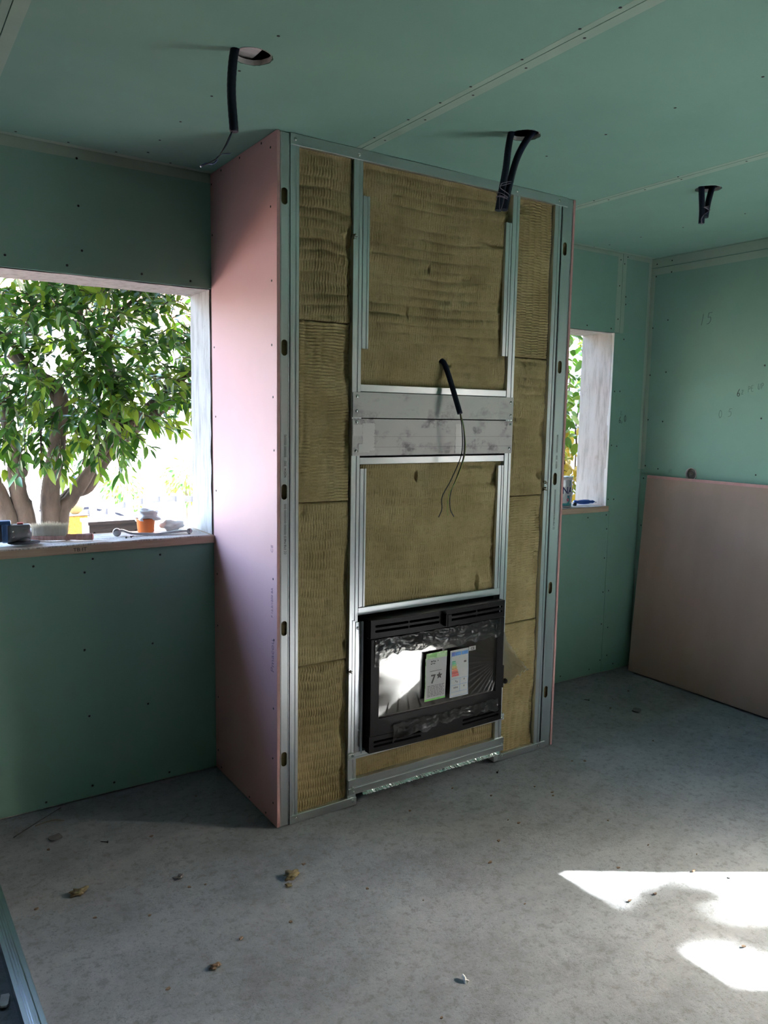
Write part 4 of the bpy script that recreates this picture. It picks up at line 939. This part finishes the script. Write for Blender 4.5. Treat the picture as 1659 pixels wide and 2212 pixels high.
def slab(name, x, y, sx, sy, hz, rot, m, lbl, cat, seed=1, group=None):
    rg = random.Random(seed); n = 9
    P = [((sx*.5*math.copysign(abs(math.cos(a))**.35, math.cos(a)))*(1+rg.uniform(-.12, .12)), (sy*.5*math.copysign(abs(math.sin(a))**.35, math.sin(a)))*(1+rg.uniform(-.12, .12))) for a in np.linspace(PI/4, PI/4+2*PI, 13)[:-1]]
    o = Geo().prism(P, 0, hz, 'Z').build(name, m); o.location = (x, y, .0012); o.rotation_euler = (0, 0, rot); return tag(o, lbl, cat, group)
slab('plaster_offcut', -.985, -1.02, .022, .045, .006, -.2, 'gypsum', 'small grey offcut on the floor left of the metal channels', 'offcut', 1)
slab('tile_scrap', -.712, -.245, .045, .035, .004, .3, 'scrap_grey', 'dark square scrap on the floor below the left window', 'scrap', 2)
slab('tile_scrap', 2.159, -.532, .05, .04, .004, .5, 'scrap_grey', 'dark square scrap on the floor before the leaning board', 'scrap', 3)
for i, (x, y, r_, m_, lb_) in enumerate(((-.0917, -.914, .020, 'scrap_wool', 'largest brown wool tuft on the floor before the pink board'), (-.716, -.635, .018, 'scrap_wool', 'olive wool tuft on the floor near the metal channels'), (-.415, -.72, .010, 'scrap_grey', 'small grey crumb cluster on the floor left of the big wool tuft'), (-.125, -.955, .009, 'scrap_wool', 'little wool crumb beside the largest wool tuft'), (-.47, -1.19, .012, 'scrap_brown', 'rusty brown crumb on the floor at lower left'))):
    o = blob('wool_scrap', r_, 20+i, m_, None, (x, y, r_*.30), (1.2, .8, .4), .9); tag(o, lb_, 'debris')
o = blob('paper_scrap', .008, 31, 'white_cloth', None, (.09, -1.611, .004), (.6, 1.2, .7), 1.0); tag(o, 'tiny white paper scrap on the floor at bottom centre', 'debris')
def loose_screw(x, y, rot, lb_):
    o = Geo().lathe([(.0045, 0), (.0045, .0015), (.002, .004), (.0018, .024), (.0004, .030)], 8, axis='X').build('loose_screw', 'screw_dark'); o.location = (x, y, .0045); o.rotation_euler = (0, .05, rot); tag(o, lb_, 'screw')
loose_screw(1.018, -.700, .6, 'black screw lying on the floor in front of the stove'); loose_screw(2.05, -.30, 2.1, 'black screw lying on the floor beside the leaning board')
loose_screw(-.56, -.38, 2.4, 'dark screw lying on the floor under the left window')
w_ = Geo().tube(smooth_pts([(-.84, -.17, .004), (-.77, -.12, .006), (-.70, -.08, .012), (-.655, -.055, .016)]), .0018, 6).build('wire_offcut', 'wire_black'); tag(w_, 'longer dark wire offcut on the floor by the left wall', 'wire')
w_ = Geo().tube(smooth_pts([(-.76, -.125, .004), (-.70, -.12, .006), (-.66, -.14, .004)]), .0014, 6).build('wire_offcut', 'scrap_brown'); tag(w_, 'shorter brown wire offcut on the floor by the left wall', 'wire')
g = Geo()
for i in range(60):
    rg = random.Random(100+i)
    x, y = rg.uniform(-.85, 2.5), rg.uniform(-2.0, -.06)
    if x > -.05 and x < 1.5 and y > -.7: y -= .75
    k_ = rg.uniform(.5, 1.3); P = [(x+k_*rg.uniform(.003, .008)*math.cos(a), y+k_*rg.uniform(.002, .006)*math.sin(a)) for a in np.linspace(0, 2*PI, 7)[:-1]]
    g.prism(P, .0004, .0012+rg.uniform(.001, .004), 'Z')
o = g.build('floor_debris', 'scrap_brown'); o['kind'] = 'stuff'; tag(o, 'tiny dark crumbs of building debris strewn over the concrete floor', 'debris')

# ------------------------------------------------------------------ outside
struct(Geo().box(-30, 40, .3, 7.0, -.75, -.55).build('garden_ground', 'garden_soil'))
struct(Geo().box(-30, 40, 7.0, 60, -1.45, -1.25).build('street_ground', 'street'))
struct(Geo().box(RW+.26, 40, -25, .29, -.75, -.25).build('terrace_ground', 'street'))
struct(Geo().box(-30, LW-.21, -25, .29, -.75, -.25).build('side_ground', 'street'))
struct(Geo().box(LW-.21, RW+.26, -25, FW-.21, -.75, -.25).build('front_ground', 'street'))
struct(Geo().box(4.6, 4.8, -9, 2.5, -.3, 2.1).build('sky_block_wall', 'roof_slab'))  # unseen wall added to block sky and terrace light from the right opening
struct(Geo().box(3.05, 6.49, -.4, .235, -.7, 6.6).build('added_gap_block', 'house_white'))  # unseen block added to close a sun gap, shading planter and fence
struct(Geo().box(6.5, 18.5, .2, 2.4, -.7, 12.8).build('fence_shade_block', 'roof_slab'))  # tall block out of view, added to keep sun off fence and car
struct(Geo().box(LW-.2, RW+.25, FW-.2, .235, 2.87, 6.6).build('added_upper_mass', 'house_white'))  # mass added above the room to screen sky from the fence
struct(Geo().box(-16, LW-.25, FW-.2, .235, -.7, 6.6).build('added_left_mass', 'house_white'))  # unseen row to the left, added so the fence gets less sky
for y0_, y1_, h_ in ((-3.42, -.41, 2.55), (-9.0, -4.9, 3.25)): struct(Geo().box(4.81, 5.4, y0_, y1_, -.3, h_).build('skylight_blocker', 'roof_slab'))  # two added blocks out of view, trimming skylight onto the right floor
# picket fence: pickets follow a wave between pillars
fe = empty('picket_fence', (1.0, 6.0, -.55)); tag(fe, 'white wavy-topped picket fence along the garden edge', 'fence'); FO = Vector((1.0, 6.0, -.55))
def top(x): return .60+.055*math.sin((x-1.15)/1.2*PI) if x > .83 else .63
px = [.89+.2015*i for i in range(14)]+[.044-.238*i for i in range(5)]+[.282]
for x in px:
    zt = top(x); P = [(x-.042, -.53), (x+.042, -.53), (x+.042, zt-.06), (x, zt), (x-.042, zt-.06)]
    cc(Geo().prism(P, 5.985, 6.005, 'Y').build('picket', 'white_paint'), fe, FO)
for (x0, x1) in ((.83, 3.7), (-1.0, .58)):
    for dz in (-.13, -.85):
        n = 24; vs_ = []
        for i in range(n+1):
            x = x0+(x1-x0)*i/n; z = top(x)+dz-(.09*math.exp(-((x-.83)/.25)**2) if dz > -.5 and x > .8 else 0); vs_ += [(x, 6.006, z-.035), (x, 6.006, z+.035), (x, 6.03, z+.035), (x, 6.03, z-.035)]
        g = Geo(); g.add(vs_, [(4*i+j, 4*i+(j+1) % 4, 4*i+4+(j+1) % 4, 4*i+4+j) for i in range(n) for j in range(4)]+[(0, 1, 2, 3), (4*n, 4*n+1, 4*n+2, 4*n+3)]); cc(g.build('fence_rail', 'white_paint'), fe, FO)
gp_ = empty('gate_pillar', (.712, 6.06, -.55)); tag(gp_, 'ochre rendered pillar topped with a ball beside the fence', 'pillar')
Geo().bbox(-.11, .11, -.11, .11, 0, .935, .006).build('pillar_shaft', 'ochre_render', gp_)
Geo().bbox(-.118, .118, -.118, .118, .935, .948, .004).build('cap', 'white_paint', gp_)
Geo().lathe([(.03, .945)]+[(.097*math.sin(a), 1.040-.097*math.cos(a)) for a in np.linspace(.3, PI-.05, 14)], 24).build('ball', 'ochre_ball', gp_)
# dark panelled planter in the garden
pn = empty('wooden_planter', (.36, 3.0, -.55)); tag(pn, 'dark brown panelled wooden planter in the garden behind the sill', 'planter')
Geo().bbox(-.19, .19, 0, .25, 0, 1.25, .004).build('planter_body', 'brown_wood', pn)
Geo().box(-.20, .20, -.01, .26, 1.235, 1.26).build('top_trim', 'brown_wood', pn)
for k_ in (0, 1):
    i = .03+.03*k_; g = Geo()
    for (a, b_, c_, d_) in ((-.19+i, .19-i, 1.20-i, 1.21-i), (-.19+i, .19-i, .10+i, .11+i), (-.19+i, -.18+i, .10+i, 1.21-i), (.18-i, .19-i, .10+i, 1.21-i)): g.box(a, b_, -.012, .002, c_, d_)
    g.build('moulding', 'brown_wood', pn)
pt = Geo().lathe([(.035, -1.25), (.035, .70)], 12).build('street_post', 'car_trim'); pt.location = (1.05, 7.6, 0); tag(pt, 'dark slim street post behind the orange tree trunks', 'post')
# car
ca = empty('parked_car', (1.3, 9.0, -1.25)); tag(ca, 'white parked car with dark window trim behind the picket fence', 'car')
def cap_(o): o.parent = ca; return o
body = [(-2.1, .25), (-2.12, .55), (-2.0, .85), (-1.2, .95), (1.15, .95), (1.9, .82), (2.1, .62), (2.12, .3), (1.8, .22), (-1.8, .22)]
roof = [(-1.85, .93), (-1.3, 1.36), (-.6, 1.46), (.2, 1.45), (.75, 1.33), (1.55, .93)]
cap_(Geo().prism(body, 0, 1.65, 'Y').build('body', 'car_white')); cap_(Geo().prism(roof, .12, 1.53, 'Y').build('cabin', 'car_white'))
for P in ([(-1.2, .98), (-1.0, 1.27), (-.55, 1.36), (-.30, 1.365), (-.30, .98)], [(-.22, .98), (-.22, 1.365), (.25, 1.36), (.70, 1.24), (1.20, .98)]):
    f = cap_(Geo().prism(P, .105, .13, 'Y').build('window_trim', 'car_trim')); cx_ = sum(q[0] for q in P)/len(P); cz_ = sum(q[1] for q in P)/len(P)
    Geo().prism([(cx_+(q[0]-cx_)*.84, cz_+(q[1]-cz_)*.78) for q in P], .098, .108, 'Y').build('pane', 'car_glass', f)
for x in (-1.3, 1.3):
    w = cap_(Geo().lathe([(.18, -.02), (.31, -.02), (.32, .05), (.31, .18), (.15, .18)], 24, (x, 0, .32), 'Y').build('wheel', 'rubber')); Geo().lathe([(.05, -.035), (.17, -.03), (.18, -.02)], 20, (x, 0, .32), 'Y').build('hubcap', 'car_white', w)
# house across the street
ho = empty('white_house', (4.0, 17.0, -1.25)); tag(ho, 'bright white house across the street', 'house')
Geo().box(-10, 6, 0, 6, 0, 5.2).build('wall', 'house_white', ho)
Geo().prism([(-.5, 5.2), (6.5, 5.2), (3, 7.0)], -10.5, 6.5, 'X').build('roof', 'roof_tile', ho)
for x in (-7.5, -4.0, 1.5, 4.2):
    f = Geo().box(x, x+1.1, -.04, .02, 1.9, 3.2).build('window', 'house_white', ho); Geo().box(x+.1, x+1.0, -.05, -.03, 2.0, 3.1).build('pane', 'car_glass', f)
h2 = empty('red_roof_house', (-9.0, 20.0, -1.25)); tag(h2, 'far white house with red tiled roof seen between the trunks', 'house')
Geo().box(-4, 4.5, 0, 6, 0, 3.6).build('wall', 'house_white', h2); Geo().prism([(-.6, 3.6), (6.6, 3.6), (3, 5.0)], -4.5, 5.0, 'X').build('roof', 'roof_tile', h2)

# ---- leaves
def leaf_mesh(name, L, w, m, fold=.25, droop=.18, heart=False):
    n = 6; vs_ = []; fs = []
    for i in range(n+1):
        s_ = i/n
        ww = w*.5*(math.sin(PI*min(1, s_**.8*1.0))**.8 if not heart else (math.sin(PI*(s_*.86+.14))**.7)) if 0 < i < n else (w*.02 if not heart or i == n else w*.22)
        z = -droop*L*s_*s_
        vs_ += [(-ww, s_*L, z+fold*ww), (0, s_*L, z), (ww, s_*L, z+fold*ww)]
    for i in range(n):
        a = 3*i; fs += [(a, a+1, a+4, a+3), (a+1, a+2, a+5, a+4)]
    me = bpy.data.meshes.new(name); me.from_pydata(vs_, [], fs); me.polygons.foreach_set('use_smooth', [True]*len(fs)); me.materials.append(M[m]); return me
LEAF_M = ['leaf_dark', 'leaf_mid', 'leaf_light']
LEAFS = [leaf_mesh('leaf', 1, .33, q) for q in LEAF_M]
def cam_px(p):
    d = Vector(p)-CAM_POS; z = d.dot(_f)
    if z < .1: return None
    return 829.5+FPX*d.dot(_r2)/z, 1106-FPX*d.dot(_u2)/z, z
def foliage(tree, off, leaves, meshes, n_parts, name='leaf', visible=None):
    """leaves: list of (matrix, mesh index). Those that show largest become parts, the rest one stuff mesh per kind"""
    sc_ = []
    for i, (mx, k_) in enumerate(leaves):
        q = cam_px(mx.translation); ok = q is not None and (visible is None or visible(q))
        sc_.append((0 if ok else 1, q[2] if q else 99, i))
    sc_.sort(); parts = set(i for o_, _, i in sc_[:n_parts] if o_ == 0)
    inv = Matrix.Translation(-off)
    for i in parts:
        mx, k_ = leaves[i]; o = bpy.data.objects.new(name, meshes[k_]); COL.objects.link(o); o.parent = tree; o.matrix_local = inv @ mx
    rest = [q for i, q in enumerate(leaves) if i not in parts]
    if rest:
        co = []; fa = []; mi = []; base = 0
        arr = []
        for me in meshes:
            a = np.empty(len(me.vertices)*3, np.float32); me.vertices.foreach_get('co', a); arr.append(a.reshape(-1, 3))
        fcs = [[tuple(p.vertices) for p in me.polygons] for me in meshes]
        for mx, k_ in rest:
            A = np.array((inv @ mx)); co.append(arr[k_] @ A[:3, :3].T+A[:3, 3]); fa += [tuple(j+base for j in f) for f in fcs[k_]]; mi += [k_]*len(fcs[k_]); base += len(arr[k_])
        me = bpy.data.meshes.new('foliage'); me.from_pydata(np.concatenate(co).tolist(), [], fa)
        for q in meshes: me.materials.append(q.materials[0])
        me.polygons.foreach_set('material_index', mi); me.polygons.foreach_set('use_smooth', [True]*len(fa))
        o = bpy.data.objects.new('foliage', me); COL.objects.link(o); o.parent = tree; o['kind'] = 'stuff'
def leaf_mx(p, d, L, rg):
    d = Vector(d).normalized(); up = Vector((rg.gauss(0, .45), rg.gauss(0, .45), 1)); x = d.cross(up)
    if x.length < .05: x = Vector((1, 0, 0))
    x.normalize(); z = x.cross(d); R_ = Matrix((x, d, z)).transposed().to_4x4()
    return Matrix.Translation(p) @ R_ @ Matrix.Scale(L, 4)
def sprig(p, d, rg, leaves, twigs, n=8, Ls=(.06, .10), light=.3):
    d = Vector(d).normalized(); L = rg.uniform(.10, .20); pts = [Vector(p)+d*L*s_+Vector((0, 0, -.25*L*s_*s_)) for s_ in (0, .33, .66, 1)]
    twigs.append(pts); tone = rg.random()
    for i in range(n):
        s_ = .15+.85*i/(n-1); q = pts[0].lerp(pts[-1], s_)+Vector((0, 0, .0))
        a = i*2.4+rg.uniform(-.4, .4); sd_ = d.cross(Vector((0, 0, 1))).normalized() if abs(d.z) < .95 else Vector((1, 0, 0)); u_ = sd_.cross(d)
        ld = d*(.55+.5*s_)+(sd_*math.cos(a)+u_*math.sin(a))*.9+Vector((0, 0, -.30))
        k_ = 2 if rg.random() < light*(1.7 if tone > .7 else .35) else (1 if rg.random() < .5 else 0)
        leaves.append((leaf_mx(q, ld, rg.uniform(*Ls), rg), k_))
# citrus tree
tr_ = empty('citrus_tree', (-.42, 1.45, -.55)); tag(tr_, 'leafy citrus tree with several trunks outside the left window', 'tree'); TO = Vector((-.42, 1.45, -.55))
def limb(pts, r0, r1, name='trunk', k=6, n=12, knots=()):
    P = smooth_pts(pts, k); rg = random.Random(int(abs(pts[0][0]*1000))+len(pts)); rs = [r0+(r1-r0)*i/(len(P)-1) for i in range(len(P))]; rs = [r*(1+rg.uniform(-.07, .07)) for r in rs]
    g = Geo().tube(P, rs, n)
    return cc(g.build(name, 'bark'), tr_, TO)
limb([(-.50, 1.42, -.55), (-.56, 1.36, .3), (-.60, 1.32, .90), (-.655, 1.30, 1.10), (-.72, 1.28, 1.30), (-.80, 1.25, 1.60)], .065, .035)
limb([(-.48, 1.42, -.55), (-.50, 1.36, .4), (-.528, 1.30, .95), (-.562, 1.30, 1.12), (-.575, 1.30, 1.30), (-.60, 1.32, 1.50), (-.70, 1.35, 1.80)], .060, .028)
limb([(-.44, 1.44, -.55), (-.42, 1.36, .4), (-.405, 1.32, .95), (-.405, 1.30, 1.12), (-.375, 1.30, 1.30), (-.355, 1.30, 1.44), (-.34, 1.32, 1.64), (-.45, 1.35, 1.74), (-.56, 1.38, 1.84)], .062, .030)
limb([(-.40, 1.46, -.55), (-.37, 1.40, .5), (-.352, 1.32, .97), (-.30, 1.32, 1.07), (-.225, 1.31, 1.18), (-.135, 1.30, 1.33), (-.05, 1.30, 1.42), (.09, 1.30, 1.54), (.23, 1.29, 1.67), (.42, 1.28, 1.83), (.60, 1.25, 2.0)], .044, .022)
limb([(-.40, 1.50, -.55), (-.40, 1.44, .6), (-.385, 1.36, .94), (-.30, 1.36, 1.09), (-.20, 1.35, 1.13), (-.12, 1.34, 1.26), (-.02, 1.33, 1.38), (.12, 1.32, 1.50), (.26, 1.32, 1.60), (.42, 1.32, 1.72), (.62, 1.3, 1.9)], .040, .022)
limb([(-.05, 1.33, 1.40), (-.04, 1.36, 1.65), (-.085, 1.36, 1.84), (-.15, 1.36, 1.94), (-.215, 1.36, 2.05), (-.26, 1.38, 2.18), (-.30, 1.4, 2.4)], .030, .020, 'branch')
limb([(-.09, 1.36, 1.85), (-.05, 1.38, 1.98), (.0, 1.38, 2.08), (.10, 1.38, 2.19), (.2, 1.4, 2.3)], .018, .010, 'branch')
limb([(-.36, 1.32, 1.60), (-.50, 1.28, 1.78), (-.60, 1.22, 1.90), (-.75, 1.2, 2.0)], .018, .010, 'branch')
# pruning knots
for (x, y, z, r_) in ((-.415, 1.262, 1.245, .020), (-.545, 1.262, 1.225, .022)):
    cc(Geo().lathe([(r_*1.5, .030), (r_*1.3, .0), (r_*1.05, -.012), (r_*.7, -.010), (r_*.4, .004)], 14, (x, y, z), 'Y').build('pruning_knot', 'bark'), tr_, TO)
rg = random.Random(11); leaves = []; twigs = []
cnt = 0
while cnt < 1500:
    x = rg.uniform(-.92, .95); y = rg.uniform(.80, 1.95); z = rg.uniform(1.25, 2.75)
    lo_ = 1.36 if x < -.1 else 1.36+.62*min(.55, x+.1)
    lo_ += .05*math.sin(x*13)+.05*math.sin(y*7)
    if z < lo_: continue
    cx_, cy_ = -.2, 1.45
    d = Vector((x-cx_, y-cy_, (z-1.8)*.8)); 
    if (d.x/1.3)**2+(d.y/.85)**2+((z-2.1)/1.0)**2 > 1: continue
    # gaps where the white street and sky show
    if ((x-.22)/.13)**2+((z-2.05)/.12)**2 < 1 and rg.random() < .85: continue
    if ((x+.66)/.14)**2+((z-2.17)/.12)**2 < 1 and rg.random() < .8: continue
    if z < 1.55 and rg.random() < .35: continue
    dn = d.normalized()+Vector((rg.gauss(0, .6), rg.gauss(0, .6)-.3, rg.gauss(0, .5)))
    sprig((x, y, z), dn, rg, leaves, twigs, rg.randint(7, 11), (.060, .105), .33); cnt += 1
# low hanging sprays
for (x, y, z) in ((-.62, 1.0, 1.46), (-.66, 1.05, 1.40), (-.36, 1.15, 1.36), (-.40, 1.1, 1.34), (-.12, 1.15, 1.43), (-.02, 1.15, 1.45), (.36, 1.15, 1.66), (.42, 1.2, 1.62), (-.5, 1.1, 1.42), (-.2, 1.2, 1.44)):
    for j in range(2): sprig((x+rg.uniform(-.03, .03), y, z+.04), (rg.gauss(0, .3), -.4, -.8), rg, leaves, twigs, 8, (.06, .10), .25)
g = Geo()
for P in twigs: g.tube(P, [.0032, .0028, .0022, .0015], 4, cap=False)
o = cc(g.build('twigs', 'bark', recalc=False), tr_, TO); o['kind'] = 'stuff'
foliage(tr_, TO, leaves, LEAFS, 300, 'leaf', lambda q: -10 < q[0] < 425 and 590 < q[1] < 1000)
for (x, y, z) in ((-.575, 1.18, 1.405), (-.02, 1.2, 1.53)): cc(Geo().lathe([(.028*math.sin(a), -.028*math.cos(a)) for a in np.linspace(.1, PI-.1, 12)], 18, (x, y, z)).build('fruit', 'lime_fruit'), tr_, TO)
# hedge plant outside the small window, turning yellow low down
HL = [leaf_mesh('leaf', 1, .62, q, .18, .25, True) for q in ('leaf_mid', 'leaf_light', 'leaf_yellow')]
vp = empty('climbing_shrub', (3.25, 1.05, -.55)); tag(vp, 'climbing shrub with green and yellow leaves outside the right window', 'shrub'); VO = Vector((3.25, 1.05, -.55))
rg = random.Random(4); leaves = []; stems = []
for s_ in range(46):
    x = rg.uniform(1.5, 3.7); y = rg.uniform(.65, 1.5); P = [(x, y, -.55)]
    for i in range(1, 9): P.append((x+rg.gauss(0, .05)+.02*i*rg.uniform(-1, 1), y+rg.gauss(0, .05), -.55+.40*i))
    stems.append(smooth_pts(P, 4))
near = [P for P in stems if 2.9 < P[0].x < 3.55]
for i in range(5600):
    P = rg.choice(near) if i > 4600 and near else rg.choice(stems); q = P[rg.randint(8, len(P)-1)]; p = q+Vector((rg.gauss(0, .07), rg.gauss(0, .07), rg.gauss(0, .05)))
    k_ = (2 if rg.random() < .85 else 1) if p.z < 1.42+rg.gauss(0, .08) else (0 if rg.random() < .55 else 1)
    if p.z < 1.05 and rg.random() < .75: continue
    leaves.append((leaf_mx(p, (rg.gauss(0, .7), rg.gauss(-.4, .6), rg.gauss(-.5, .4)), rg.uniform(.055, .095), rg), k_))
for P in stems: cc(Geo().tube(P, [.012-.009*i/len(P) for i in range(len(P))], 6).build('stem', 'bark'), vp, VO)
foliage(vp, VO, leaves, HL, 120, 'leaf', lambda q: 1195 < q[0] < 1275 and 700 < q[1] < 1100)
so = blob('soil_bank', 1.0, 77, 'garden_soil', None, (4.15, 2.15, -.15), (.36, .28, 1.15), .25, 4); tag(so, 'dark earth bank behind the yellow leaves', 'earth bank')
# bushes and trees across the street
def bush(x, y, z, r_, n, seed, lbl, cat='bush', tall=1.0, meshes=LEAFS, Ls=(.10, .18)):
    b_ = empty('street_bush', (x, y, -1.25)); tag(b_, lbl, cat); off = Vector((x, y, -1.25)); rg = random.Random(seed); lv = []
    for i in range(n):
        d = Vector((rg.gauss(0, 1), rg.gauss(0, 1), rg.gauss(0, 1))).normalized()*r_*rg.uniform(.55, 1)**.5; p = Vector((x, y, z))+Vector((d.x, d.y, d.z*tall)); lv.append((leaf_mx(p, d+Vector((0, 0, -.3)), rg.uniform(*Ls), rg), rg.choice([0, 1, 1, 2])))
    foliage(b_, off, lv, meshes, 0)
    cc(Geo().tube([(x, y, -1.25), (x+.03, y, (z-1.25)/2), (x, y, z+r_*.4)], [.06, .05, .03], 8).build('stem', 'bark'), b_, off)
bush(2.85, 12.1, .10, .36, 420, 1, 'round green street bush left of the others beyond the fence')
bush(3.35, 13.4, -.1, .34, 420, 2, 'narrow green street bush in the middle beyond the fence', tall=1.5)
bush(4.15, 12.2, .22, .45, 520, 3, 'dense green street bush nearest the window jamb')
# tree in front of the right window opening whose branches dapple the sun
def sunpt(x, y, t_): return Vector((x, y, 0))-SUN_TRAVEL*t_
dt = empty('terrace_tree', (8.5, -8.7, -.25)); tag(dt, 'tall tree outside on the right whose leaves dapple the sunlit floor', 'tree'); DO = Vector((8.5, -8.7, -.25))
rg = random.Random(9); lv = []; tw = []
for i in range(44):
    x, y = rg.uniform(.55, 1.12), rg.uniform(-2.2, -1.46); p = sunpt(x, y, 15.0+rg.uniform(-.8, .8)); sprig(p, (rg.gauss(0, 1), rg.gauss(0, 1), rg.gauss(0, .5)), rg, lv, tw, 7, (.06, .10), .3)
for i in range(46):
    x, y = rg.uniform(.60, .84), rg.uniform(-1.98, -1.60); p = sunpt(x, y, 15.0+rg.uniform(-.8, .8)); sprig(p, (rg.gauss(0, 1), rg.gauss(0, 1), rg.gauss(0, .5)), rg, lv, tw, 7, (.06, .10), .3)
for i in range(60):
    s_ = i/59
    x = .72+.36*s_; y = -1.58-.40*s_ ; p = sunpt(x+rg.gauss(0, .035), y+rg.gauss(0, .035), 15.0+rg.uniform(-.8, .8)); sprig(p, (rg.gauss(0, 1), rg.gauss(0, 1), rg.gauss(0, .5)), rg, lv, tw, 7, (.06, .10), .3)
for i in range(140):
    x = rg.uniform(1.1, 2.4); y = rg.uniform(-3.3, -2.6); p = sunpt(x, y, 15.0+rg.uniform(-.8, .8)); sprig(p, (rg.gauss(0, 1), rg.gauss(0, 1), rg.gauss(0, .5)), rg, lv, tw, 7, (.06, .10), .3)
foliage(dt, DO, lv, LEAFS, 0)
cc(Geo().tube(smooth_pts([(8.5, -8.7, -.25), (8.6, -8.6, 3.5), (8.9, -8.4, 7.0), sunpt(.30, -1.80, 15.), sunpt(.72, -1.66, 15.), sunpt(.98, -1.86, 15.)]), [.09]*6+[.07]*6+[.05]*6+[.022]*7+[.012]*6, 10).build('trunk', 'bark'), dt, DO)
